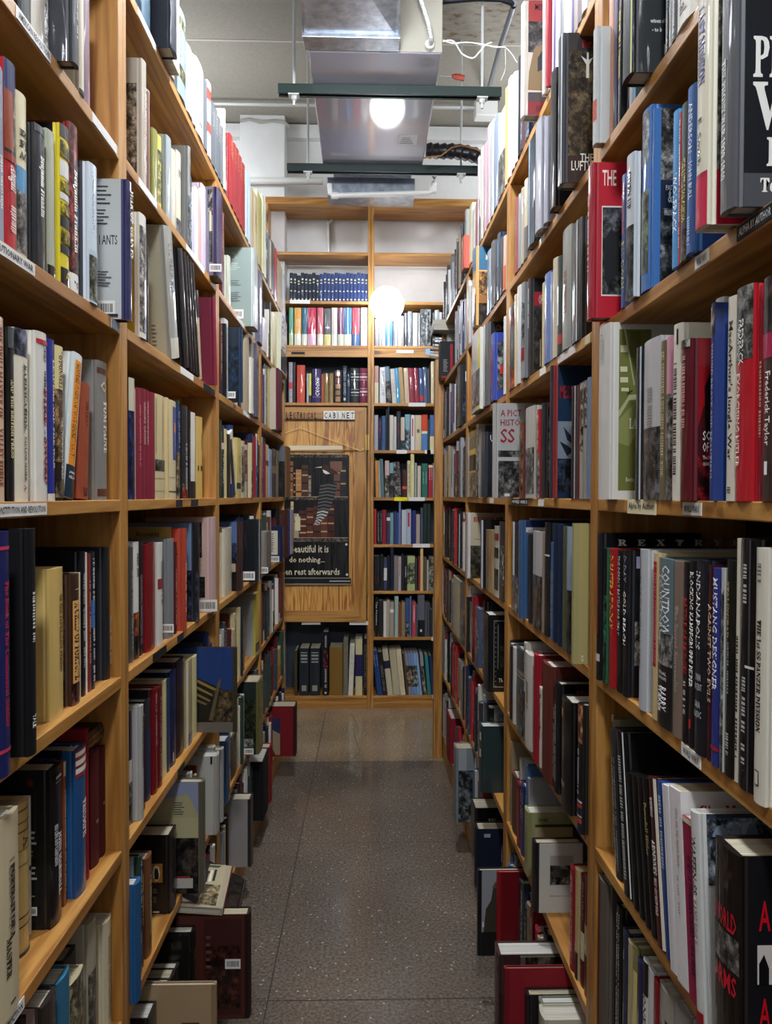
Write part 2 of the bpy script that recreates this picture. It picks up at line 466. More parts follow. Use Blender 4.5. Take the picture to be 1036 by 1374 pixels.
# ---------------------------------------------------------------- end-of-aisle bookcase: two units
def zb(py, Y=YB):
    return ony(500, py, Y).z
XA, XM, XE = -.655, .031, .745
BZ = [zb(933.6), zb(855), zb(793), zb(730.5), zb(667.5), zb(604), zb(540.8), zb(463.8), zb(404.4), zb(338.8), zb(265.4)]
BTH = .019
def unit(name, x0, x1, shelves, label):
    t = empty(name, ((x0 + x1) / 2, YB, 0), label, 'bookcase', 'pine bookcase units across the end of the aisle')
    org = tuple(t.location)
    def P(nm, m, ma, bev=.0015):
        o = m.build(nm, ma, t, bev, origin=org); o.location = (0, 0, 0); return o
    for xa in (x0, x1 - .020):
        m = MB(); m.box(xa, xa + .020, YB, YB + .25, 0, BZ[10] - .045); P('upright', m, WOODZ)
    for k in shelves:
        z = BZ[k]; th = BTH
        if k == 10:
            m = MB(); m.box(x0, x1, YB + .001, YB + .28, z - .045, z); P('top_board', m, WOODX); continue
        m = MB(); m.box(x0 + .020, x1 - .020, YB, YB + .235, z - th, z)
        P('shelf', m, WOODX)
        if k == 7:
            m = MB(); m.box(x0 + .020, x1 - .020, YB + .001, YB + .02, z - .075, z - th); P('rail', m, WOODX)
    m = MB(); m.box(x0 + .020, x1 - .020, YB + .006, YB + .025, 0, BZ[0] - BTH); P('plinth', m, WOODX)
    m = MB(); m.box(x0 + .020, x1 - .020, YB + .236, YB + .244, 0, BZ[8] - BTH); P('back_panel', m, SLATE)
    return t, P
TR, PR = unit('bookcase', XM, XE, [0, 1, 2, 3, 4, 5, 6, 7, 8, 9, 10], 'tall pine bookcase at the aisle end, right of the electrical cabinet')
TL_, PL = unit('bookcase', XA, XM - .001, [0, 6, 7, 8, 9, 10], 'tall pine bookcase at the aisle end, holding the electrical cabinet')
def btag(P, t, py, pa, pb, col='DEDCD6', text='', hh=5):
    z0, z1 = ony(500, py + hh / 2, YB - .002).z, ony(500, py - hh / 2, YB - .002).z
    xa, xb = ony(pa, py, YB - .002).x, ony(pb, py, YB - .002).x
    m = MB(); m.box(xa, xb, YB - .002, YB - .0008, z0, z1, srgb(col))
    if text:
        put_text(m, text, (xa + .004, YB - .0024, z0 + (z1 - z0) * .25), (1, 0, 0), (0, 0, 1), xb - xa - .008, (z1 - z0) * .5, INK)
    P('shelf_tag', m, CLOTH, 0)
for a in [(606, 532, 546), (606, 573, 585), (606, 570, 578), (669.5, 529, 547, 'E8D820'), (669.5, 548, 570), (732, 554, 577), (471.5, 532, 555, 'E8E4DA', '', 4), (471.5, 571, 582, '8FB0D0', '', 8), (857.5, 579, 585), (935, 580, 585), (542.5, 548, 571)]:
    btag(PR, TR, *a)
for a in [(405.8, 389, 416, 'E8E4DA', '', 5), (474.5, 391, 409, '28282A', '', 3), (836, 405, 430, 'CFC9BE', '', 4), (836, 469, 494, 'E8E6E0', '', 5)]:
    btag(PL, TL_, *a)
# electrical cabinet: framed plywood door hung in the left unit
def P3(px, py, dy=0):
    p = ony(px, py, YB - dy); return p
t = empty('electrical_cabinet', (-.31, YB, 0), 'electrical cabinet with a framed plywood door in the end bookcase', 'cabinet')
org = tuple(t.location)
def PC(nm, m, ma, bev=.0015, par=None):
    o = m.build(nm, ma, t if par is None else par, bev, origin=org); o.location = (0, 0, 0); return o
zt, zb0 = zb(547), zb(834)
x0, x1 = XA + .03, ony(491.8, 700, YB - .012).x
st = .078
fy0, fy1 = YB - .016, YB + .004
m = MB(); m.box(x0 + st - .01, x1 - st + .01, YB - .006, YB + .003, zb0 + st - .02, zt - st + .05)
door = PC('door', m, PLYD, 0)
def mitre(q, nm, ma):
    m = MB(); vs = [(x, fy0, z) for x, z in q] + [(x, fy1, z) for x, z in q]
    m.add(vs, [(0, 1, 2, 3), (7, 6, 5, 4), (0, 4, 5, 1), (1, 5, 6, 2), (2, 6, 7, 3), (3, 7, 4, 0)])
    return PC(nm, m, ma, .0012, door)
sb = .075
mitre([(x0, zb0), (x1, zb0), (x1 - st, zb0 + sb), (x0 + st, zb0 + sb)], 'rail', WOODX)
mitre([(x0, zt), (x0 + st, zt - sb), (x1 - st, zt - sb), (x1, zt)], 'rail', WOODX)
mitre([(x1, zb0), (x1, zt), (x1 - st, zt - sb), (x1 - st, zb0 + sb)], 'stile', WOODZ)
mitre([(x0, zb0), (x0 + st, zb0 + sb), (x0 + st, zt - sb), (x0, zt)], 'stile', WOODZ)
BRASS = mat('brass', 'B89A50', .35, metal=.9)
for py in (594, 788):
    z = zb(py)
    m = MB(); m.tube([(x1 + .004, fy0 - .004, z - .05), (x1 + .004, fy0 - .004, z + .05)], .006); m.box(x1 - .006, x1 + .014, fy0 - .001, fy0 + .002, z - .05, z + .05)
    PC('hinge', m, BRASS, 0, door)
# letter sign along the top rail: ELECTRICAL plain, CABINET on white tiles
yS = fy0 - .003
m = MB()
zl0, zl1 = ony(500, 563, yS).z, ony(500, 553.5, yS).z
xe = ony(388, 560, yS).x
m.box(ony(380, 560, yS).x, ony(476.5, 560, yS).x, fy0 - .008, fy0 + .001, zl0 - .007, zl0 - .001, srgb('2A2420'))
pit = (ony(426, 560, yS).x - xe) / 8.0
for i, ch in enumerate('ELECTRICAL'):
    xx = xe + (i - 2) * pit
    put_text(m, ch, (xx + pit * .18, yS, zl0 + .002), (1, 0, 0), (0, 0, 1), pit * (.15 if ch == 'I' else .58), zl1 - zl0 - .002, srgb('1A1614'), 0, .02)
xc = ony(434, 560, yS).x
pit = (ony(476, 560, yS).x - xc) / 7.0
for i, ch in enumerate('CABINET'):
    xx = xc + i * pit
    m.box(xx + .001, xx + pit - .001, yS, fy0, zl0, ony(500, 551.5, yS).z, srgb('EDEBE4'))
    put_text(m, ch, (xx + pit * .22, yS - .0006, zl0 + .006), (1, 0, 0), (0, 0, 1), pit * (.14 if ch == 'I' else .56), zl1 - zl0 - .006, srgb('141210'), 0, .02)
PC('letter_sign', m, CLOTH, 0, door)['label'] = 'letter sign reading ELECTRICAL CABINET'

# poster hanging from a dowel and string: generic shelves of old books, a striped tail, a bird, and the caption
yP = fy0 - .006
t2 = empty('hanging_poster', tuple(ony(425, 780, yP)), 'dark poster of old books, bird and striped tail on the cabinet door', 'poster')
o2 = tuple(t2.location)
def PP(nm, m, ma, bev=0):
    o = m.build(nm, ma, t2, bev, origin=o2); o.location = (0, 0, 0); return o
def q(px, py, dy=0):
    return ony(px, py, yP - dy)
BL, CR = srgb('0B0C0E'), srgb('D8CDB0')
pw0, pw1, pt, pbm = q(372, 700).x, q(468.5, 700).x, q(0, 609).z, q(0, 777).z
pw0 = q(372, 700).x
m = MB(); m.box(pw0, pw1, yP, yP + .003, pbm, pt, BL)
def R(px0, py0, px1, py1, c, dy=.0008, mi=0):
    a, b = q(px0, py0, dy), q(px1, py1, dy)
    m.add([(a.x, yP - dy, a.z), (b.x, yP - dy, a.z), (b.x, yP - dy, b.z), (a.x, yP - dy, b.z)], [(0, 3, 2, 1)], srgb(c) if isinstance(c, str) else c, mi)
rg = random.Random(5)
for (ya, yb) in ((609, 614), (666, 671), (721, 727)):
    R(378, ya, 467, yb, '8A7A66', .001, 3); R(378, ya, 467, ya + 1, 'A8947C', .0014)
def spines(x, y1, lst):
    for w_, h_, c in lst:
        R(x, y1 - h_, x + w_ - .6, y1, c, .0012)
        for f in (.12, .3, .55, .8):
            R(x + .3, y1 - h_ * (1 - f), x + w_ - .9, y1 - h_ * (1 - f) + 2.0, 'B59468' if rg.random() < .6 else '1C0F0A', .0016)
        x += w_
spines(379, 666, [(7, 42, '6A4630'), (3, 30, '2A1810'), (5, 47, '8A5A38'), (3, 36, '20140E'), (8, 36, 'B07C48'), (9, 42, '4A3024'), (4, 28, '8A8276')])
spines(448, 666, [(9, 46, '6E4636'), (8, 40, '24242A')])
spines(379, 721, [(5, 20, '181818'), (6, 40, '2A2420'), (4.5, 48, 'C8B48C'), (7, 32, '9A9484'), (10, 36, '4A2418'), (9.5, 40, '5A2A1C'), (9.5, 42, '52261A'), (9.5, 44, '60301E'), (9, 44, '46201A')])
# book lying behind the bird, white vase
R(443, 619, 459, 631, '7A5444', .002); R(396, 693, 403, 712, 'D2C4A0', .002); R(398, 690, 401, 694, 'D2C4A0', .002)
def blob(pts, c, dy):
    vs = [tuple(q(x, y, dy)) for x, y in pts]
    m.add(vs, [tuple(range(len(vs)))], srgb(c))
# bird with long beak
blob([(422, 628), (431, 625.5), (434, 623.5), (438, 623.5), (441, 626), (446, 629), (452, 633), (456, 637), (450, 636), (444, 636.5), (438, 636), (434, 632), (431, 628)], '3A2418', .0026)
blob([(433, 630), (438, 632), (443, 635.5), (438, 636.5), (434, 634)], 'E6E0D4', .003)
blob([(422, 627.5), (431.5, 626), (431.5, 627.4)], 'E8E2D0', .003)
# striped tail
tail = [(441, 648, 11), (440, 657, 11.5), (438, 666, 11), (436, 675, 9.5), (434, 684, 8), (431, 692, 6), (427, 699, 4), (423, 704, 2.6)]
for i in range(len(tail) - 1):
    for j in range(4):
        f0, f1 = j / 4, (j + 1) / 4
        (xa, ya, ra), (xb, yb_, rb) = tail[i], tail[i + 1]
        X0, Y0, R0 = xa + (xb - xa) * f0, ya + (yb_ - ya) * f0, ra + (rb - ra) * f0
        X1, Y1, R1 = xa + (xb - xa) * f1, ya + (yb_ - ya) * f1, ra + (rb - ra) * f1
        c = ('565654' if j % 2 else '141414') if i < 4 else ('BEBCB6' if j % 2 else '3A3A3A')
        blob([(X0 - R0, Y0 + 1), (X0, Y0 - 1), (X0 + R0, Y0 + 1), (X1 + R1, Y1 + 1), (X1, Y1 - 1), (X1 - R1, Y1 + 1)], c, .0034)
R(380, 727, 468, 770, '0C0C0E', .001)
for (px, py, px1, s, hh) in ((394, 741.5, 441, 'beautiful it is', 10), (388, 757, 436, 'do nothing...', 10), (384, 771.5, 456, 'then rest afterwards', 9)):
    a, b = q(px if px > 384 else 375, py, .0016), q(px1, py - hh, .0016)
    if s.startswith('beautiful'):
        a = q(390, py, .0016)
    if s.startswith('do'):
        a = q(388, py, .0016)
    if s.startswith('then'):
        a = q(374, py, .0016)
    put_text(m, s, (a.x, yP - .0016, a.z), (1, 0, 0), (0, 0, 1), b.x - a.x, (b.z - a.z), CR, 0, .015)
for (x, y) in ((464.8, 730.5), (465.6, 771)):
    blob([(x + 1.7 * math.cos(a), y + 1.7 * math.sin(a)) for a in [k * .5236 for k in range(12)]][::-1], 'D8D6D0', .002)
R(374, 775.2, 470, 777, '9A948C', .002); R(442, 779, 470, 780.5, 'B8B0A4', .004)
PP('print', m, BM)
m = MB(); m.box(pw0 - .004, q(471, 780).x, yP - .003, yP + .004, q(0, 785).z, q(0, 776).z, srgb('1C1A1A')); m.box(pw0 - .004, q(471, 780).x, yP - .004, yP - .003, q(0, 784.6).z, q(0, 783).z, srgb('8C8880'))
PP('bottom_rail', m, CLOTH)
m = MB(); m.box(q(388, 600).x, q(459.5, 600).x, yP - .004, yP + .002, q(0, 604).z, q(0, 596).z, srgb('DCD4B8'))
PP('top_strip', m, CLOTH)
m = MB(); a = q(372, 605); b = q(487, 604); m.tube([(a.x, yP - .005, a.z), (b.x, yP - .005, b.z)], .005, 8)
PP('dowel', m, WOODX)
STR = mat('cotton_string', 'D9C08A', .8)
m = MB(); m.tube([tuple(q(372, 585, .006)), tuple(q(403, 574, .006)), tuple(q(430, 585, .006)), tuple(q(480, 603.5, .008))], .002, 6)
m.tube([tuple(q(478, 602, .008)), tuple(q(483, 605.5, .01)), tuple(q(488, 602, .008))], .004, 6)
m.tube([tuple(q(403, 571.5, .004)), tuple(q(403, 575, .004))], .003, 6)
PP('string', m, STR)

# ================================================================ things under the ceiling
GALV = mat('galvanised_sheet', rough=.28, metal=.9); noisy(GALV, 26, [(.3, '8E96A0'), (.5, 'A8B0BA'), (.7, 'C2C8D0')], detail=8)
ACM = mat('grey_enamel_sheet', '9896A2', .42, metal=.15, coat=1.0, coatr=.07)
BEIGE = mat('beige_enamel', '8C887C', .45)
STRUT = mat('dark_green_strut_paint', '1C2B28', .35)
ZINC = mat('zinc_plated_steel', 'D0D2D0', .4, metal=.4)
PVC = mat('white_pvc', 'DAD9D4', .4)
BLK = mat('black_insulation_wrap', '15151A', .35); 
ZH = 3.224
t = empty('air_handler', (.034, 3.74, ZH), 'long grey air handler slung from the ceiling above the aisle', 'air conditioner')
org = tuple(t.location)
def PA(nm, m, ma, bev=.002, t=t, smooth=False):
    o = m.build(nm, ma, t, bev, smooth, origin=tuple(t.location)); o.location = (0, 0, 0); return o
m = MB(); m.box(-.242, .309, 3.20, 4.29, ZH, 3.74); PA('casing', m, ACM, .006)
m = MB(); m.box(-.242, .310, 3.194, 3.199, ZH + .002, 3.74); PA('front_panel', m, BEIGE)
m = MB(); m.box(-.192, .259, 4.29, 4.55, ZH + .03, 3.55); m.box(-.226, .288, 4.37, 4.42, ZH + .02, ZH + .06); PA('collar', m, GALV, .002)
m = MB(); m.box(-.226, .278, 4.445, 4.646, 3.133, ZH); PA('plenum', m, GALV, .003)
m = MB(); c = ony(547, 188, 4.1)
sx, sy = onz(534, 188, ZH).x, onz(534, 188, ZH).y
m.box(sx, onz(560, 188, ZH).x, sy - .06, sy + .05, ZH - .001, ZH + .001, srgb('E8E8EC'))
for i in range(4): m.box(sx + .01 + .004 * i, sx + .08 - .006 * i, sy + .03 - i * .02, sy + .035 - i * .02, ZH - .0016, ZH - .001, srgb('55555C'))
PA('rating_plate', m, CLOTH, 0)
m = MB()
for k in range(18):
    a = k * math.pi / 9; b = (k + 1) * math.pi / 9
    cx, cy = .252, 3.265
    for r0 in (.032, .018):
        m.add([(cx + r0 * math.cos(a), cy + r0 * math.sin(a), ZH - .001), (cx + r0 * math.cos(b), cy + r0 * math.sin(b), ZH - .001), (cx + (r0 - .004) * math.cos(b), cy + (r0 - .004) * math.sin(b), ZH - .001), (cx + (r0 - .004) * math.cos(a), cy + (r0 - .004) * math.sin(a), ZH - .001)], [(0, 1, 2, 3)])
PA('knockout', m, BEIGE, 0)
for yy in (3.89, 4.157):
    m = MB(); m.tube([(.309, yy, 3.43), (.338, yy, 3.43)], .027); PA('pipe_stub', m, BLK, 0)
# supply duct towards the camera with cross-broken underside
t = empty('sheet_metal_duct', (-.062, 2.1, 3.26), 'galvanised sheet metal duct running into the front of the air handler', 'duct')
m = MB()
x0, x1, zb_, zt_ = -.248, .123, 3.230, 3.62
ys = [1.2, 2.2, 3.26]
m.box(x0, x1, 1.2, 3.13, zb_ + .002, zt_)
for ya, yb in ((1.2, 2.2), (2.24, 3.09)):
    cx, cy, cz = (x0 + x1) / 2, (ya + yb) / 2, zb_ - .016
    vs = [(x0 + .01, ya, zb_), (x1 - .01, ya, zb_), (x1 - .01, yb, zb_), (x0 + .01, yb, zb_), (cx, cy, cz)]
    m.add(vs, [(0, 4, 1), (1, 4, 2), (2, 4, 3), (3, 4, 0)])
o = m.build('duct_body', GALV, t, origin=tuple(t.location)); o.location = (0, 0, 0)
m = MB(); m.box(x0 - .008, x1 + .008, 3.11, 3.193, zb_ - .006, zt_); m.box(x0 - .01, x1 + .01, 3.086, 3.11, zb_ - .014, zt_)
o = m.build('flange', GALV, t, .002, origin=tuple(t.location)); o.location = (0, 0, 0)
# unistrut hangers with threaded rods
for (nm, ytop, pxa, pxb, yy, r0, r1, lab) in (('strut_hanger', 120, 373, 673, 3.446, 394, 648, 'dark green strut hanger under the air handler, nearer of two'), ('strut_hanger', 230, 385, 645, 4.262, 413, 620, 'dark green strut hanger under the air handler, farther of two')):
    xa, xb = ony(pxa, 130, yy).x, ony(pxb, 130, yy).x
    t = empty(nm, ((xa + xb) / 2, yy, ZH - .045), lab, 'hanger', 'strut hangers')
    m = MB(); z0, z1 = ZH - .043, ZH - .002
    m.box(xa, xb, yy - .002, yy, z0, z1); m.box(xa, xb, yy + .039, yy + .041, z0, z1); m.box(xa, xb, yy, yy + .039, z1 - .003, z1)
    m.box(xa, xb, yy, yy + .008, z0, z0 + .008); m.box(xa, xb, yy + .031, yy + .039, z0, z0 + .008)
    o = m.build('channel', STRUT, t, .001, origin=tuple(t.location)); o.location = (0, 0, 0)
    for rr in (r0, r1):
        xr = ony(rr, 90, yy).x
        m = MB(); m.tube([(xr, yy + .02, z0 - .045), (xr, yy + .02, ZC)], .0065, 8)
        o = m.build('threaded_rod', ZINC, t, origin=tuple(t.location)); o.location = (0, 0, 0)
        m = MB(); m.box(xr - .024, xr + .024, yy - .002, yy + .042, z0 - .006, z0 - .001); m.tube([(xr, yy + .02, z0 - .022), (xr, yy + .02, z0 - .006)], .013, 6)
        o = m.build('nut_and_washer', ZINC, t, origin=tuple(t.location)); o.location = (0, 0, 0)
# conduits, drain pipe, junction box, hose, wires
def single(nm, m, ma, label, cat, smooth=True, group=None):
    v = m.v; c = (sum(p[0] for p in v) / len(v), sum(p[1] for p in v) / len(v), min(p[2] for p in v))
    o = m.build(nm, ma, None, 0, smooth, origin=c); return tag(o, label, cat, group)
yc = 2.47 * F / (665 - 137)
zc = ZC - .05
m = MB(); pts = [onz(200, 137.5, zc), onz(375, 138, zc), onz(560, 138, zc), onz(640, 146, zc)]
Yc = pts[0].y
m.tube([(-1.6, Yc, zc), (.82 - .06, Yc, zc)], .011); m.tube([(.94, Yc, zc), (2.2, Yc, zc)], .011)
single('conduit', m, ZINC, 'thin steel conduit crossing the ceiling behind the nearer hanger', 'conduit')
m = MB(); jx = ony(653, 146, Yc - .01).x
m.box(jx - .075, jx + .065, Yc - .05, Yc + .04, zc - .07, zc + .049)
o = single('junction_box', m, PVC, 'white square junction box at the right end of the conduit', 'junction box', False)
b = o.modifiers.new('bevel', 'BEVEL'); b.width = .006; b.segments = 2
m = MB(); m.tube([ony(690, 4, 3.4), ony(686, 18, 3.5), ony(672, 60, 3.9), ony(655, 122, 4.75)], .013)
for f in range(40):
    pass
single('conduit', m, mat('grey_conduit', '7C8088', .4, metal=.6), 'dark grey conduit slanting along the ceiling right of the ducts', 'conduit')
m = MB()
pp = [ony(594, 2, 3.4), ony(640, -2, 3.4), ony(672, -1, 3.4), ony(686, 4, 3.4), ony(690, 9, 3.42)]
m.tube(pp, .012)
single('flexible_conduit', m, mat('black_flex', '24262C', .4, metal=.5), 'black flexible conduit curling across the top above the stained board', 'conduit')
m = MB(); base = [ony(560, -12, 3.09), ony(568, 10, 3.09), ony(575, 32, 3.10), ony(578.5, 52, 3.13), ony(576, 64, 3.195)]
fine = []
for i in range(len(base) - 1):
    for j in range(14):
        fine.append(base[i].lerp(base[i + 1], j / 14))
fine.append(base[-1])
m.tube(fine, [.0095 if i % 2 else .0075 for i in range(len(fine))], 10)
m.tube([(base[-1].x, 3.168, base[-1].z), (base[-1].x, 3.194, base[-1].z)], .019)
single('flexible_conduit', m, ZINC, 'ribbed silver flexible conduit entering the beige front panel', 'conduit')
yq = YW - .22
m = MB(); z_ = ony(370, 244, yq).z
m.tube([(-2.0, yq, z_ - .01), (ony(433, 244, yq).x, yq, z_ + .01)], .022, 12)
single('drain_pipe', m, PVC, 'thick white pipe along the back wall left of the air handler', 'pipe')
m = MB(); yd = 4.42
A = [ony(442, 246, yd), ony(443, 259, yd), ony(449, 261.5, yd), ony(575, 258, yd), ony(581, 254, yd), ony(583, 244, yd), ony(583, 236, yd)]
A = [Vector((p.x, 4.43, p.z)) for p in A]
m.tube(A, .0145, 12)
for p in (A[2], A[4]):
    m.tube([p - Vector((.02, 0, 0)), p + Vector((.02, 0, 0))], .019, 12)
single('drain_pipe', m, PVC, 'white plastic drain pipe looping under the far end of the air handler', 'pipe')
m = MB()
hp = [ony(572, 202, 4.157), ony(590, 203, 4.16), ony(610, 203, 4.17), ony(630, 206, 4.18), ony(650, 213, 4.2), ony(668, 224, 4.22)]
fine = []
for i in range(len(hp) - 1):
    for j in range(6): fine.append(hp[i].lerp(hp[i + 1], j / 6))
m.tube(fine, [.034 + .004 * (i % 3) for i in range(len(fine))], 12)
single('refrigerant_hose', m, BLK, 'black wrapped hose leaving the right side of the air handler', 'hose')
COP = mat('copper_wire', 'B08050', .4, metal=.5)
m = MB(); m.tube([ony(568, 212, 4.1), ony(592, 209, 4.1), ony(606, 198, 4.1), ony(620, 195, 4.1), ony(640, 200, 4.1), ony(662, 212, 4.1)], .004, 6)
single('copper_tube', m, COP, 'thin copper tube arching over the black hose', 'tube')
m = MB()
def wire(pts, r, Y=3.22):
    P_ = [ony(x, y, Y) for x, y in pts]; f_ = []
    for i in range(len(P_) - 1):
        p0, p1, p2, p3 = P_[max(i - 1, 0)], P_[i], P_[i + 1], P_[min(i + 2, len(P_) - 1)]
        for j in range(5):
            u = j / 5
            f_.append(.5 * ((2 * p1) + (p2 - p0) * u + (2 * p0 - 5 * p1 + 4 * p2 - p3) * u * u + (3 * p1 - p0 - 3 * p2 + p3) * u ** 3))
    f_.append(P_[-1]); m.tube(f_, r, 6)
wire([(594, 56), (604, 54), (611, 58), (620, 72), (634, 78), (643, 70), (652, 60), (660, 57)], .0028)
wire([(594, 54), (608, 58), (628, 57), (650, 60), (664, 63), (678, 63)], .0028, 3.225)
wire([(676, 62), (685, 70), (694, 84)], .0018, 3.23)
wire([(678, 66), (678, 92), (672, 108)], .0012, 3.23)
single('white_cable', m, PVC, 'loose white cable looping between air handler and right bookcase', 'cable')
m = MB(); a, b = ony(606, 102, 3.7), ony(623, 105, 3.7)
m.tube([a, a.lerp(b, .3), b], [.006, .014, .013], 6)
single('wire_nut', m, mat('red_orange_plastic', 'A8321C', .45), 'red orange wire connector hanging right of the air handler', 'connector')
m = MB(); m.tube([ony(590, 102, 3.7), ony(607, 103, 3.7)], .0025, 6)
single('stub_wire', m, PVC, 'short white wire running into the red orange connector', 'wire')
m = MB(); pv = [ony(620.5, 42, 4.35), ony(620, 80, 4.35), ony(619, 122, 4.35)]
m = MB(); m.tube([ony(441, 298, YW - .02), ony(442, 350, YW - .02)], .013); m.tube([ony(447, 292, YW - .02), ony(442, 300, YW - .02)], .013)
single('conduit', m, ZINC, 'short steel conduit on the wall behind the end bookcase', 'conduit')
m = MB()
for i in range(3):
    pts = [ony(x, y + i * 1.2, YW - .175) for x, y in ((322, 161), (335, 159), (350, 163), (366, 161), (382, 163), (389, 169))]
    m.tube(pts, .004, 6)
single('cable_run', m, mat('dirty_white_cable', 'A8A498', .6), 'bundle of cables draped over the top of the wall pier', 'cable')

# ================================================================ globe lamps
GLOBE = mat('glowing_opal_glass', 'FFFFFF', .3, emit='F4F9FF', es=LAMP)
GLOBE2 = mat('bright_opal_glass', 'FFFFFF', .3, emit='F2F7FF', es=LAMP2)
FILL_GLOBE = mat('aisle_fill_glow', 'FFFFFF', .3, emit='F2F7FF', es=FILL_LAMP)  # glow of the fill globes added over the aisle
def globe(x, y, z, r, label, group, wall=False, gm=GLOBE):
    t = empty('globe_lamp', (x, y, z), label, 'lamp', group)
    m = MB(); m.sphere((0, 0, 0), r); o = m.build('globe', gm, t, smooth=True)
    m = MB()
    if wall:
        m.tube([(-.02, r * .9, 0), (-.04, YB - y + .0, 0)], [.028, .034], 14)
    else:
        m.tube([(0, 0, r * .95), (0, 0, r + .05)], .03, 12); m.tube([(0, 0, r + .05), (0, 0, ZC - z)], .008, 8)
    o = m.build('lamp_holder', PVC if wall else ZINC, t, smooth=True)
    return t
LY = 4.88
c = ony(519, 408, LY)
globe(c.x, LY, c.z, 23.0 / F * LY, 'glowing white globe lamp in front of the end bookcase', None, True)
for gx, gy in ((1.2, -.2), (-1.2, -.2), (1.8, 2.1), (-1.8, 2.1), (1.2, 4.5), (-1.2, 4.5)):
    globe(gx, gy, 3.62 if gy < 1 else 3.35, .14, 'white globe lamp hanging from the ceiling beyond the bookcases', 'ceiling globe lamps outside the frame', gm=GLOBE2)
for gx, gy, gz in ((.05, 2.0, 3.05), (0, -.5, 3.0)):  # unseen globes, added to brighten the lower shelves and the aisle floor
    globe(gx, gy, gz, .115, 'unseen fill globe added over the aisle above the frame', 'added fill globes above the frame', gm=FILL_GLOBE)
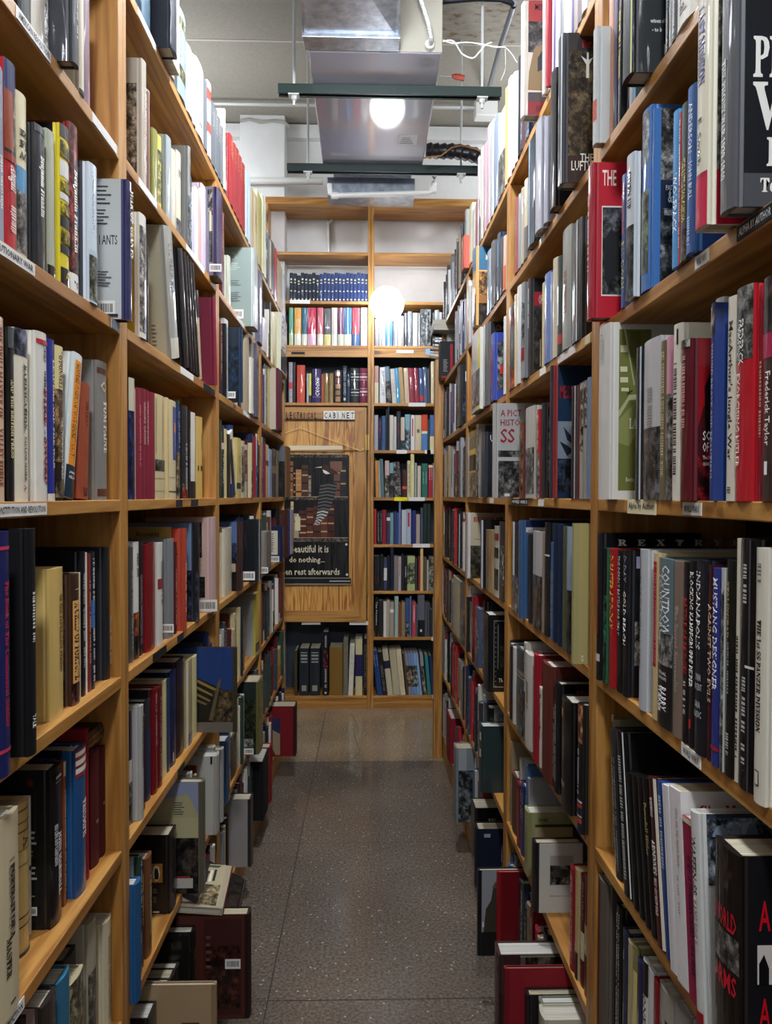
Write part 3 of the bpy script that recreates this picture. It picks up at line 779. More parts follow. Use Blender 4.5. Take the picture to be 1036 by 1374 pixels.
# ================================================================ books
# A book stands in its own frame: spine towards +x, thickness along y, height along z, origin under the spine's middle.
PAGE = srgb('CFC8B8')
def spine_x(y, t, bulge):
    u = max(-1, min(1, 2 * y / t))
    return bulge * (1 - u * u)
def book_geo(w, t, h, style, col, ops, side, pages=PAGE, vis=None):
    """returns (cover, page_block, sticker or None) as MB"""
    C, P = MB(), MB()
    S = None
    mi = {'j': 0, 'c': 1, 'p': 1}[style]
    hard = style != 'p'
    col = srgb(col)
    b = (min(.004, t * .12) if hard else .0006)
    bt = .0026 if hard else .0005
    if t < .012: b = .0008; bt = .0016 if hard else .0004
    hh = t / 2
    K = 6 if t > .018 else 4
    ys = [-hh + t * i / K for i in range(K + 1)]
    outer = [(-w, -hh), (-.009, -hh)]
    if hard and t > .014: outer += [(-.006, -hh + .0012), (-.003, -hh)]
    outer += [(spine_x(y, t, b), y) for y in ys]
    if hard and t > .014: outer += [(-.003, hh), (-.006, hh - .0012)]
    outer += [(-.009, hh), (-w, hh)]
    inner = [(-w, -hh + bt), (-.002 - bt, -hh + bt), (-.002 - bt, hh - bt), (-w, hh - bt)]
    n = len(outer)
    vo0 = [(x, y, 0) for x, y in outer]; vo1 = [(x, y, h) for x, y in outer]
    vi0 = [(x, y, 0) for x, y in inner]; vi1 = [(x, y, h) for x, y in inner]
    vs = vo0 + vo1 + vi0 + vi1
    fs = [(i, i + 1, n + i + 1, n + i) for i in range(n - 1)]
    o = 2 * n
    fs += [(o + i + 1, o + i, o + 4 + i, o + 4 + i + 1) for i in range(3)]
    m1 = n // 2
    # rims, bottom and top
    for base_o, base_i, flip in ((0, o, True), (n, o + 4, False)):
        q = [[base_o + 0, base_o + 1, base_i + 1, base_i + 0], [base_i + 2, base_o + n - 2, base_o + n - 1, base_i + 3],
             [base_i + 1] + [base_o + k for k in range(1, n - 1)] + [base_i + 2]]
        for f in q:
            fs.append(tuple(reversed(f)) if flip else tuple(f))
    fs += [(0, o, o + 4, n), (n - 1, n + n - 1, o + 7, o + 3)]
    C.add(vs, fs, col, mi)
    e = .0035 if hard else .0002
    P.box(-w + e, -.002 - bt, -hh + bt, hh - bt, e, h - e, pages, 2)
    E0 = [0]
    def lift():
        E0[0] += 1; return .00025 + .00012 * E0[0]
    def srect(c, v0, v1, m, l0=-1, l1=1):
        k = 6; z1, z0 = h * (1 - v0), h * (1 - v1); ee = lift()
        yy = [hh * (l0 + (l1 - l0) * i / k) for i in range(k + 1)]
        V = [(spine_x(y, t, b) + ee, y, z0) for y in yy] + [(spine_x(y, t, b) + ee, y, z1) for y in yy]
        C.add(V, [(i, i + 1, k + 2 + i, k + 1 + i) for i in range(k)], c, m)
    sy = -1 if side < 0 else 1            # which face looks at the camera
    if side == 0: sy = -1
    vw = min(w - .0095, vis) if vis else w - .0095      # width of the cover that can be seen from the aisle
    def cpt(a, v, ee):
        x = (-.0095 - (1 - a) * vw) if side <= 0 else (-.0095 - a * vw)
        if (a <= 0 and side <= 0) or (a >= 1 and side > 0 and a < 1.2): x = -w
        x = max(x, -w)
        return (x, sy * (hh + ee), h * (1 - v))
    def crect(c, a0, v0, a1, v1, m):
        ee = lift()
        q = [cpt(a0, v1, ee), cpt(a1, v1, ee), cpt(a1, v0, ee), cpt(a0, v0, ee)]
        C.add(q, [(0, 1, 2, 3)], c, m)
    for op in [x for x in ops.split(';') if x]:
        a = op.split(',')
        k = a[0]
        try:
            if k == 'B': srect(srgb(a[1]), float(a[2]), float(a[3]), mi)
            elif k == 'V': srect(srgb(a[1]), float(a[2]), float(a[3]), mi, float(a[4]), float(a[5]))
            elif k == 'P': srect(srgb(a[1]), float(a[2]), float(a[3]), 3)
            elif k == 'T':
                v0, v1 = float(a[3]), float(a[4]); sz = float(a[5]) if len(a) > 5 else .5; off = float(a[6]) if len(a) > 6 else 0
                ee = lift(); lh = t * sz; yc = off * hh
                put_text(C, a[1], (0, yc - lh / 2, h * (1 - v0)), (0, 0, -1), (0, 1, 0), (v1 - v0) * h, lh, srgb(a[2]), mi, .014,
                         lambda p: (spine_x(p.y, t, b) + ee, p.y, p.z))
            elif k == 'H':
                vc, wd_ = float(a[3]), float(a[4]); lh = float(a[5]) * h
                ee = lift()
                put_text(C, a[1], (0, -wd_ * hh, h * (1 - vc)), (0, 1, 0), (0, 0, 1), wd_ * t, lh, srgb(a[2]), mi, .014,
                         lambda p: (spine_x(p.y, t, b) + ee, p.y, p.z))
            elif k == 'L':                                            # illegible title: a line of small strokes
                c = srgb(a[1]); v0, v1 = float(a[2]), float(a[3]); sz = float(a[4]) if len(a) > 4 else .4
                rr = random.Random(int(w * 1e6) + int(h * 1e6)); z = v0; 
                V, Fq = [], []
                ee = lift()
                while z < v1:
                    dz = rr.uniform(.008, .02); f = rr.uniform(.6, 1)
                    if rr.random() < .85:
                        y = hh * sz
                        bs = len(V); za, zc_ = h * (1 - z), h * (1 - min(v1, z + dz * .6))
                        V += [(spine_x(y, t, b) + ee, -y * f, zc_), (spine_x(y, t, b) + ee, y, zc_), (spine_x(y, t, b) + ee, y, za), (spine_x(y, t, b) + ee, -y * f, za)]
                        Fq.append((bs, bs + 1, bs + 2, bs + 3))
                    z += dz
                V = [(spine_x(p[1], t, b) + ee, p[1], p[2]) for p in V]
                C.add(V, Fq, c, mi)
            elif k == 'cB': crect(srgb(a[1]), *map(float, a[2:6]), mi)
            elif k == 'cP': crect(srgb(a[1]), *map(float, a[2:6]), 3)
            elif k == 'cT':
                ee = lift(); al, v, wd_, sz = map(float, a[3:7])
                put_text(C, a[1], cpt(al, v, ee), (1 if side < 0 else -1, 0, 0), (0, 0, 1), min(wd_ * vw, 9), sz * h, srgb(a[2]), mi)
            elif k == 'cL':
                c = srgb(a[1]); a0, v0, a1, v1 = map(float, a[2:6]); nn = int(a[6]); rr = random.Random(7)
                for i in range(nn):
                    v = v0 + (v1 - v0) * i / nn
                    crect(c, a0, v, a0 + (a1 - a0) * rr.uniform(.6, 1), v + (v1 - v0) / nn * .42, mi)
            elif k == 'cD':                                            # line of dots down the cover
                c = srgb(a[1]); a0, v0, a1, v1 = map(float, a[2:6]); nn = int(a[6])
                for i in range(nn):
                    u = i / (nn - 1); x_, v_ = a0 + (a1 - a0) * u, v0 + (v1 - v0) * u
                    crect(c, x_ - .012, v_ - .006, x_ + .012, v_ + .006, mi)
            elif k == 'cQ':                                            # free outline on the cover: colour then a,v pairs
                ee = lift(); pts = list(map(float, a[2:])); q = [cpt(pts[i], pts[i + 1], ee) for i in range(0, len(pts), 2)]
                C.add(q, [tuple(range(len(q)))], srgb(a[1]), mi)
            elif k == 'S':
                S = MB(); al, v = float(a[1]), float(a[2]); ww, hz = .034 / vw, .022 / h
                if len(a) > 3: ww, hz = ww * float(a[3]), hz * float(a[3])
                def sr(c, a0, v0, a1, v1, ee):
                    S.add([cpt(a0, v1, ee), cpt(a1, v1, ee), cpt(a1, v0, ee), cpt(a0, v0, ee)], [(0, 1, 2, 3)], c, 1)
                sr(srgb('DCDAD4'), al, v, al + ww, v + hz, .0022)
                rr = random.Random(3); x_ = al + ww * .1
                while x_ < al + ww * .88:
                    d_ = rr.uniform(.02, .05) * ww
                    sr(srgb('303030'), x_, v + hz * .2, x_ + d_, v + hz * .78, .0024); x_ += d_ + rr.uniform(.02, .045) * ww
        except Exception as ex:
            print('BAD OP', op, ex)
    return C, P, S

RAW = []          # every book: dict
def rowdata(side, k, phrase, txt, prot=-1.0, style='j', Y=None):
    """one line per book: p_near-or-left p_right top [prot] [style] colour | description | operations
       px edges of the spine, image row of its top (or h<cm>), how far it stands out of the shelf in cm"""
    for ln in txt.strip().split('\n'):
        ln = ln.strip()
        if not ln: continue
        a = [x.strip() for x in ln.split('|')]
        f = a[0].split()
        pa, pb, top, pr, st, col = f[:6]
        opt = dict(x.split('=') for x in f[6:])
        pr = prot if pr == '-' else float(pr)
        st = style if st == '-' else st
        RAW.append(dict(side=side, k=k, ph=phrase, pa=float(pa), pb=float(pb), top=top, prot=pr / 100, style=st, col=col, desc=a[1], ops=a[2] if len(a) > 2 else '', opt=opt))
# ---------------- left-hand case, nearest bays (spine edges left to right run away from the camera)
SH = {7: 'on top of', 6: 'second shelf above eye level', 5: 'first shelf above eye level', 4: 'eye-level shelf', 3: 'first shelf below eye level', 2: 'second shelf below eye level', 1: 'third shelf below eye level', 0: 'bottom shelf'}
rowdata(-1, 6, 'left top', '''
24 40 h22 - c 16161a|black book|
42 65 h26 - j d8d2c4|cream book with maroon upper part|cB,7a1c38,0,0,1,.70;B,7a1c38,0,.70;T,REVOLUTIONARY,303030,.74,.97,.3,.5
97 105 h25 2.2 j 35373c|charcoal jacketed book sticking out|L,c8c8c8,.6,.86,.25
105.3 112 h21 0 c d6cdb4|cream book with rounded foot|B,1e3438,.97,1
112.3 120 h23 -1.5 j 8a6a78|mauve book beside the upright|
''')
rowdata(-1, 5, 'left second', '''
-14 4.5 88 - j 8e96a8|grey-blue book with stars at the frame edge|L,e8e4d8,.5,.8,.4
5 21 86 - j b3242c|red biography with navy band at its head|B,1c2458,0,.16;V,8e3c1c,.16,.48,-1,.05;P,d0b090,.16,.48;V,8e3c1c,.16,.48,-1,.0;B,301410,.47,.49;B,8e2c18,.49,.53;T,~Abigail,f0e8e0,.55,.68,.7;L,f0d8d0,.76,.92,.5
21 35.5 128 - j ddd2ae|cream book with blue lower half and star|B,5b94bd,.45,.62;P,b8b4ac,.6,.97;H,~FI,30302c,.33,.7,.05;H,~AG,30302c,.4,.7,.05;H,~R,30302c,.26,.7,.04;cB,141414,0,0,1,1
46 60 172 - j 26282c|charcoal jacket with slanting white serif title|T,~Benjamin Franklin,e8e8e4,.2,.62,.5;cB,1c1e22,0,0,1,1;B,50545a,0,.05
62 73 178 -1.5 j a9ad98|pale sage book|cB,adb09c,0,.04,1,.9;cL,585c54,.2,.15,.9,.3,5;cL,585c54,.2,.42,.9,.46,2;cL,585c54,.3,.62,.9,.68,2;B,141414,.9,1
80 92 172 - j dcc832|black and yellow banded book|cB,111112,0,0,1,1;B,3a3c3c,0,.08;B,d8d8d0,.22,.32;B,d8d8d0,.42,.46;B,2c2c2e,.56,.63;B,2c2c2e,.74,.79;B,2a2a2a,.88,1;P,dcc832,.1,.2;P,dcc832,.34,.41;P,dcc832,.48,.55;P,dcc832,.64,.73;T,~Q,c8b040,.9,.95,.4
92.5 104 170 - j 8c2f2c|red flowered biography with white foot|P,b85048,.0,.9;T,~Benjamin Franklin,f0ece4,.26,.75,.55;B,e8e6e0,.88,1;T,P,181818,.92,.97,.4
104 111.5 228 -1.5 j a08a6c|mottled brown book with blue label|P,a8947a,0,1;B,3f74a0,.3,.45
114 130 220 0 j c9d6de|pale blue book with painted scene at its foot|cB,474a50,0,0,1,1;L,40587a,.06,.5,.6;P,9aa68c,.66,.98;B,b8c8d4,.62,.66
170 178 246 2.2 j 2c2a55|navy spine, grey back cover with barcode, War of Giants|cB,b4b7b4,0,0,1,1;cT,G I ANTS,161618,.08,.47,.8,.07;cL,404244,.0,.05,.8,.2,5;cL,404244,.0,.22,.7,.34,5;cL,505254,.0,.66,.8,.78,6;cB,1b1d30,0,.965,.9,.985;T,~WAR OF GIANTS,e8e4d8,.06,.55,.55;S,.05,.87,1.2
''')
rowdata(-1, 4, 'left third', '''
-11 5 425 -.5 j d8b99a|peach book, The Drillmaster of Valley Forge|T,~THE DRILLMASTER OF,8c4434,.05,.55,.45;T,~VALLEY FORGE,8c4434,.6,.92,.45
10.8 18.6 440 - j 17181b|black book, The British Press, in pale yellow boards|cB,d2ad62,0,0,1,1;T,~AND THE BRITISH PRESS,d8c890,.3,.75,.5;B,4a5254,0,.12
19 37 443 - j ded7c2|cream book reading Ratification|P,8890a8,.0,.155;T,~RATIFICATION,2c2c2c,.2,.58,.3,.25;L,908070,.2,.6,.12;T,~PAULINE MAIER,5a5248,.62,.88,.22,.2;T,~A,b04840,.9,.94,.2,.1
48 63.5 447 - j d9d6cc|white book, With Fire and Sword|cB,d6d0c0,0,0,1,1;T,~JAMES,3c3c3c,.08,.17,.35,.2;T,~WITH,3c3c3c,.22,.32,.25,.2;T,~FIRE,9c2428,.33,.55,.4,.25;T,~SWORD,9c2428,.62,.9,.45,.3;L,303030,.26,.88,.1;B,c02830,.045,.07
62.5 73 456 - j 28338a|royal blue book|T,~LEADERS AND THE WAR,e0dcc8,.12,.8,.4,.4;B,d9d2c4,.955,1
73 88 466 - j 2a211c|dark book with pale yellow head, The Indispensables|B,dccf94,0,.3;T,~O'DONNELL,6a3020,.06,.28,.35,-.1;T,~PATRICK K.,6a3020,.03,.26,.3,.4;P,b89468,.28,.75;T,The INDISPENSABLES,ece8e0,.45,.86,.35,.3;P,a08868,.86,.98
88.5 104 472 - j d6dbd6 lean=11|leaning white book with orange label, Secret Navy|cB,dfe0d4,0,0,1,1;V,e08a20,.05,.78,-.75,.3;T,GEORGE WASHINGTON'S SECRET NAVY,1c1c1c,.07,.72,.38,-.2;B,1d2c38,.78,1;H,JAMES,e8e8e8,.84,.6,.02;H,NELSON,e8e8e8,.87,.6,.02
106 119 515 -1 c 93452a lean=4|rust cloth book without jacket|L,6a2c18,.16,.36,.3;L,241008,.9,.97,.4
130 143 486 -1.5 j 82807a|grey jacketed book with brown corner blocks|B,5a3428,.05,.09;B,5a3428,.92,.97;T,~TOM PAINE,eae6dc,.28,.66,.45,.3;T,O,d8c89c,.14,.22,.6;cB,878580,0,0,1,1;cB,5a3428,0,.04,.6,.09;cB,5a3428,.55,.92,.85,.97
''')
rowdata(-1, 3, 'left fourth', '''
-3 13 712 2 j 1d2458|tall navy book, The Book of the Continental Soldier|T,~The Book of The Continental Soldier,b02c44,.2,.8,.35,.1;B,c03858,.06,.075;B,c03858,.885,.9
37 48 697 2 c 0e0e10|tall black slipcase with small white lettering|L,d8d8d4,.28,.5,.3;T,YALE,d8d8d4,.82,.88,.4
66 84.5 762 -1.5 j d0b068|tan yellow book, The Federalist Period|cB,cfb16c,0,0,1,1;T,~OF THE FEDERALIST PERIOD,6a4c2c,.18,.7,.3,.4
80 104 745 -6 c b5622c|orange brown book set back|
95 106 770 -1.5 j 40291e|brown book with orange label, A Child of Fortune|cP,9a6a50,.1,.3,1,.9;cB,2a1a16,0,0,1,.12;V,e0a860,.2,.83,-.8,.8;T,~A CHILD OF FORTUNE,1c1410,.22,.81,.6;L,d8c8a0,.08,.12,.5;P,7a4a3c,.84,1
106.2 108 768 -1.5 p d8caa4|thin cream paperback|
108 114.5 740 -2 j 11141c|black navy book with pale title|L,b8b4a8,.15,.8,.4
114.8 117 741 -2 p dcd8cf|very thin white book|
117.3 122 742 -2 j 7c2c1e|rust red book|L,d89c60,.2,.8,.4
122 127 740 -2 j 15243c|dark book with blue band|B,2c68a8,.35,.55;L,e0e0e0,.05,.95,.5
146 155 733 -2 j 23262b|charcoal book with text on its back cover|cB,2a2d32,0,0,1,1;cT,PRAISE,d8d8d4,.4,.10,.35,.02;cL,9a9ca0,.4,.14,.72,.18,2;cL,9a9ca0,.4,.24,.72,.38,8;cL,9a9ca0,.4,.44,.72,.54,5;cL,9a9ca0,.4,.6,.72,.68,4;cL,9a9ca0,.4,.74,.72,.8,4;L,c0b8a8,.5,.9,.4
''')
rowdata(-1, 2, 'left fifth', '''
-2 25 1092 0 j c9bb98|big cream book, Portrait of a Master|L,8c7c64,.22,.62,.3;T,~PORTRAIT OF A,2a2420,.25,.62,.22,.1;T,~MASTER,2a2420,.6,.8,.22,-.3;L,3a342c,.93,.955,.3
24 38.5 1074 -4 j c8aa6c|tan book with dark striped bands|B,7a6238,.04,.055;B,7a6238,.12,.13;B,6a5430,.18,.19;T,~A,6a5430,.22,.3,.5;B,8a7448,.3,.31;B,8a7448,.4,.41;B,3c3c38,.74,.75;B,3c3c38,.8,.81;B,2c3848,.975,1
38.8 42 1068 -5 j d8d2c2|white-edged thin book with dark foot|B,2c2c28,.5,.53
67 82 1027 -2.5 j 121214|black jacketed book with barcode sticker near its foot|cB,18191b,0,0,1,1;cT,ide,8c2420,.3,.1,.25,.06;cL,b8b8b0,.3,.38,.75,.48,3;cL,a89c40,.35,.5,.6,.55,2;cL,b8b8b0,.3,.6,.78,.7,3;cL,a8a040,.4,.78,.7,.8,1;T,~HIS LIFE AND CAMPAIGNS,dcdcd8,.36,.62,.22,-.4;T,~JOHN MARSHALL,e4e4e0,.42,.82,.35,.15;L,c8c8c8,.06,.1,.5;S,.1,.85,.6
72 77 1018 -4 j 28366e|dark blue thin jacketed book|L,8a3c6a,.2,.8,.4
77.3 84.5 1009 -4 j 141416|black book with faint title|L,6a4a34,.3,.8,.4
85 91.5 1020 -3 j 8c4a2a|rust book with cream head|B,d6c69c,0,.1;L,d8ccb4,.2,.9,.35
101 115 1002 -2 j 1f4c7c|blue book with flag stripes, Triumph|cB,1f5484,0,0,1,1;B,8c3028,0,.19;B,dcdad4,.015,.045;B,dcdad4,.07,.105;B,dcdad4,.125,.16;T,~TRIUMPH,ece8e0,.36,.62,.42,.25
115.3 119 977 -2.5 c 8a1420|narrow crimson book|
122 133 1007 -3 c 4c1517|maroon cloth book with small spine emblem|cB,4c1517,0,0,1,1;V,8a7c6c,.6,.63,-.3,.3
134.5 145 1000 -3 c 481214|maroon cloth book by the upright|V,8a7c6c,.5,.53,-.3,.3
''')
rowdata(-1, 1, 'left sixth', '''
56 75 1338 0 j 2e2422|dark brown book with pink frame|cB,9c8078,.3,.0,1,1;cP,4a3c38,.36,.03,.93,1
76 93 1308 -1 c 2f6a86|teal blue book with red-edged pages|
93.5 114 1306 -1 j b0a580|mottled tan book|P,bcae84,0,1
84 107 1276 -4 j 2e2826|dark book with white page tops|
84 106 1262 -6 c 15151a|short black book set back|
113 129 1236 -2 j a29c86|sage grey book with maroon page edge|P,8c8878,.35,1
139 157 1226 -2 j cdc2a2|cream book with faded capital letters|L,7a6c50,.15,.9,.35;cB,cbbf9c,0,0,1,1
''')
# ---------------- left-hand case, second bay
rowdata(-1, 7, 'left stand', '''
190 202 h24 -1 j 3c5c70|steel blue book, thin|
230 241 h26 3 j 1a2030|thick navy book jutting over the edge|cB,121722,0,0,1,1;V,a8a8a8,0,1,.0,1
227 233 h23 2 p c9cac8|white paperback with round emblem, first of three|
233 237.5 h23 2 p c4c6c4|white paperback, middle of three|
237.7 240.5 h23 2 p bfc2c0|white paperback, last of three|
238 249 18 0 j 93a8b4|blue grey book patterned with yellow marks|L,1d2b50,.25,.6,.6;P,c8c080,.1,.2;P,c8c080,.65,.8
249.5 258 66 0 j d2d0cc|white glossy book by patterned spine|
258.3 262 76 0 j c4c0b2|thin ivory book|
262.3 273 88 0 j d6d4c4|ivory book with pale grey edge|T,E,404040,.8,.86,.3
273.5 277.5 110 0 j 5d6267|dark grey thin book|
277.8 283 113 0 j c8c8c6|white book with two red bands|B,b04838,.1,.25;B,b04838,.55,.68
283.5 287.5 140 0 c 55585c|grey set volume, first|L,d8d4b8,.1,.4,.5
287.8 291.5 148 0 c 5a5d60|grey set volume, second|L,d8d4b8,.1,.4,.5
291.8 295.5 160 0 c 55585c|grey set volume, third|L,d8d4b8,.1,.4,.5
295.8 299 172 0 c 5e6164|grey set volume, fourth|L,d8d4b8,.1,.4,.5
308 312.5 184 0 c 8c2a2c|crimson set volume with wide red cover in view|cB,7c1014,0,0,1,1;L,d8b878,.04,.3,.5
313 316.5 195 0 c 8a2c2e|crimson set volume, second|L,d8b878,.04,.3,.5
316.8 320.5 202 0 c 862a2c|crimson set volume, third|L,d8b878,.04,.3,.5
320.8 324.5 212 0 c 8c2c2e|crimson set volume, fourth|L,d8b878,.04,.3,.5
324.8 328.5 222 0 c 862628|crimson set volume, fifth|L,d8b878,.04,.3,.5
328.8 333 232 0 j b8cad4|pale blue book|
333.2 336 238 0 j a8bcc8|powder blue book|
336.2 340 254 0 j b5a078|tan book|
340.2 345 262 0 j c8b890|buff book|L,605030,.3,.6,.4
345.2 351.5 264 0 j b8b070|olive yellow book|
351.7 354 264 0 j cfd0a0|pale green yellow book|
354.2 357.5 264 0 j dadac8|white book with faint black title|L,404040,.1,.6,.4
''', prot=0)
rowdata(-1, 6, 'left stand2', '''
190 196 84 -.5 j b0a89a|grey book with an old photograph on its cover|cP,a89c8c,0,.2,1,1;cB,a09a90,0,0,1,.2;L,e0dcd0,.2,.9,.5
196.3 200 124 -1 c 7a4a38|thin russet book|
205 211 176 -1 j 8c8c48|olive green book with its cover showing|cB,8a8a52,0,0,1,1
211.3 216 184 -1 j c8c25c|yellow green book|P,d8d070,.2,.9
223 229.5 186 -1 j 9ca4a6|grey book with dark photo on its cover|cB,b0a684,0,0,1,.4;cP,706860,0,.4,1,1
229.8 236 204 -1 j c4bda8|cream book beside grey one|
236.3 242.5 206 -1 j d0c7a6|pale cream book with dark title|T,E,303030,.2,.3,.5;P,8a9098,.8,1
252 257 238 -1 j 1c3232|dark green book with white lettering|cB,142a2a,0,0,1,1;L,d8d8d0,.2,.85,.4
257.3 260.5 253 -1 j b8b4c8|lavender thin book|
260.7 266 254 -1 j d6d2ca|white book with black title|L,404040,.1,.4,.5
266.2 269.5 254 -1 j c49c94|salmon thin book|
269.7 277 252 -1 j c9b8cc|pale lilac book|
290 298.5 258 2 j 2c1f48|violet spine, grey cover with old photographs|cB,6e6c78,0,0,1,1;cP,a8a49c,.4,.03,.95,.32;cB,d8c88c,.62,.28,.8,.58;cP,58504c,.55,.5,.95,.85;S,.6,.87
''')
rowdata(-1, 5, 'left stand3', '''
187 196 290 0 j d8d4c8|mustard cover with white spine|cB,a8941c,0,.1,1,1;cB,d4ccb0,0,0,1,.1;P,d0ccc4,.1,.95
196.5 199 330 -1 j 26262a|thin black book leaning on beige volume|
224 235 301 0 j 98968c lean=-13|tall leaning beige book, Civil War Humor|cB,b0a88e,0,0,1,1;T,CIVIL WAR HUMOR,4c6488,.12,.5,.5;cL,6a665c,.3,.74,.6,.92,6;B,c8c4b4,.84,1
243 249 338 0 j 0e0e12 lean=-14|leaning black volume with broad cover showing|cB,0b0d12,0,0,1,1
249.5 253 341 0 j 101014 lean=-14|leaning black volume, second of the set|V,d8dce0,0,1,.7,1
253.5 256.5 344 0 j 101014 lean=-14|leaning black volume, third of the set|V,d8dce0,0,1,.7,1
257 260 349 0 j 101014 lean=-14|leaning black volume, fourth of the set|V,d8dce0,0,1,.7,1
260.5 263.5 353 0 j 101014 lean=-14|leaning black volume, fifth of the set|V,d8dce0,0,1,.7,1
264 268 392 -.5 j b8a888 lean=-12|thin cream book behind the black set|B,303030,.0,.3
287 290 402 2 c 782038 lean=-5|burgundy cloth book with dark line on cover|cB,742038,0,0,1,1;cQ,140810,.0,.3,.1,.33,.3,.45,.3,.8,.24,.8,.24,.47,.05,.37
301 306 430 -1 j b8bcb8|pale grey jacketed book|
309 313 446 -1 j 8c9cb4|silver blue book|cB,c8c4b0,0,0,1,1
324.5 326 440 3 j 1c3048|dark blue jacket with barcode|cB,16222e,0,0,1,1;cP,16304a,.0,.25,1,1;S,.1,.86
335 341 480 1 j c8c4b4|cream book with line drawing|cB,d0c8a4,0,0,1,1;cP,d0c8a4,.2,.15,.8,.4;L,808080,.05,.95,.4
343 346 500 -1 c a82018|narrow red book|
''')
rowdata(-1, 4, 'left stand4', '''
172.5 180 508 -.5 j 23305e|navy book with cream head|B,c8c2a8,0,.27;P,30407c,.27,1
180.3 182 522 -.5 j b89c9c|thin dusty pink book|
182.2 189 521 -.5 c 7e2434|dark red cloth volume, first of four|L,c87878,.15,.7,.3
189.2 195 522 -.5 c 7c2232|dark red cloth volume, second of four|L,d8b0a8,.12,.5,.4
195.2 199 524 -.5 c 7a2030|dark red cloth volume, third of four|L,d8b0a8,.1,.5,.4
199.2 207.5 527 -.5 c 7e2132|dark red cloth volume, fourth of four, widest|
208 221 531 -.5 j d2c194|buff book with small black engraving|P,908c74,.62,.73;B,7a7460,.8,.805;B,7a7460,.92,.925;V,a89c74,.04,.56,-.9,-.8;V,a89c74,.04,.56,.2,.3
221.3 226 534 -.5 j d8c08a|cream and orange lettered book|L,c86a3c,.15,.7,.5
226.3 236 538 -.5 j d4c69c|cream book with blue label|V,2f5090,.06,.6,-.3,.95;V,c87858,.22,.32,.0,.6;B,3c3c34,.92,.93;B,6c6858,.78,.785
244.5 251.5 545 -.5 j 26282c|dark grey book with red diamond at its foot|cB,232529,0,0,1,1;P,d0a080,.84,.9;P,c04030,.9,.99;L,c8c8c8,.4,.9,.3
251.8 255.5 551 -.5 j 1c1d20|black narrow book, left of white one|L,b8b8b8,.2,.8,.4
255.8 262 554 -.5 j d9d4c6|white book with black foot|B,202020,.8,1
263 266.5 559 -.5 c c2a258|yellow tan book, first of pair|V,3c3020,.6,.66,-.5,.5
266.7 270.8 560 -.5 c c2a258|yellow tan book, second of pair|V,3c3020,.6,.66,-.5,.5;L,7a6030,.2,.4,.4
296 300.5 571 -.5 j 1a1a1c|black book with pink label|B,d8b8a8,.24,.33;L,d8d8d8,.4,.8,.4
300.7 304 576 -.5 j c8b884|cream book with white letters|
304.3 309 583 -.5 j 141416|leaning black book, far end group|
309.3 316 580 -.5 j d4d0c4 lean=-20|leaning white book with black spine edge|V,101010,.1,1,-1,-.2
316.3 323.5 588 -.5 j c8b46c|straw yellow book|L,a85040,.3,.6,.4;B,202428,.75,.85
324 328 592 -.5 j c0b498|checker-edged book|P,d0c8a0,.1,.9
328.2 331.5 597 -.5 j b8a8a0|pink and white speckled book|P,d09090,.1,.7
''')
rowdata(-1, 3, 'left stand5', '''
172.5 178.5 734 - j 4a4c4c|dark grey book with dotted edge|L,b0b0ac,.2,.9,.3
178.8 186 727 - j d4d2cc|white book with fiery lower half|P,e07840,.6,.85;P,403830,.8,1;L,404040,.1,.3,.4
186.3 190.5 725 - j 141516|black book with white vertical title|L,e8e8e4,.3,.9,.6
190.7 193.5 728 - j 141c3c|thin midnight blue book|
193.8 208.5 729 -1.5 j 761218|glossy dark red book|
211 218 728 -1 j cfccc2|white book with thin grey title|L,6a6a66,.18,.6,.3;B,8a3038,.35,.45
225.5 233 723 -1 j 7c8082|grey book with price sticker on its cover|cB,767a7c,0,0,1,1;S,.5,.85,.9
233.3 236.8 727 -1 j 4c1c24|dark plum book|L,c8a8a8,.3,.9,.4
228.6 229.9 707 -2.5 c b89450|wide tan book set back|cB,b5914c,0,0,1,1;cT,Accounts,3c2c14,.35,.09,.5,.05
245 250 709 0 j b04430|orange red book with thin line|cB,c84c38,0,0,1,1;cB,8c2c20,0,.24,1,.25;L,e8b0a0,.3,.85,.4
262 267 701 0 j 20242c|blue photo book with riders at its foot|cB,7088a8,0,0,1,.48;cP,3c5070,0,.5,1,1;B,141618,0,.5;P,4c5870,.5,1
283 290.5 694 1 j c8a8a4|pale pink book with photos and barcode|cB,c4a498,0,0,1,1;cP,58504c,.25,.05,.55,.42;cL,605048,.25,.44,.5,.6,6;cP,302c2c,.3,.62,.8,.84;S,.3,.86,1.5
302 311 708 -1 j c8bfa8|cream-edged books with olive head|cB,6e6838,0,0,1,.06;cB,c4bba4,0,.06,1,1
321.5 325 700 1 j 3a2420|blue landscape photo book|cB,4c6088,0,0,1,.42;cP,445a80,0,.3,1,.6;cB,a8947c,.4,.6,.9,.72;cP,28261e,0,.72,1,1
345 350.5 697 3 j 1a2026|glossy black book with large barcode|cB,121519,0,0,1,1;cL,d8d8d8,.05,.03,.2,.06,1;V,a0b8c8,0,1,-.6,-.2;S,.05,.83,1.5
356 364 713 2 j 6c6a66|grey ribbed book with barcode|cB,36342f,.0,.1,.5,1;cB,7c7a74,.5,0,1,1;S,.2,.86,1.2
379 381 706 3 j 1c2140|navy book with cream back panel and barcode|cB,181c3c,0,0,1,1;cB,c4bda8,.0,.12,.75,.8;cL,5a5850,.1,.2,.5,.75,9;S,.1,.84,1.3
383 387 684 2 c 431c18|tall mahogany brown book|
387.5 389.5 684 2 c 20336a|narrow blue book at the row end|
389.7 393.8 684 2.5 j a8989c|narrow mauve grey book at the row end|
''', prot=-2)
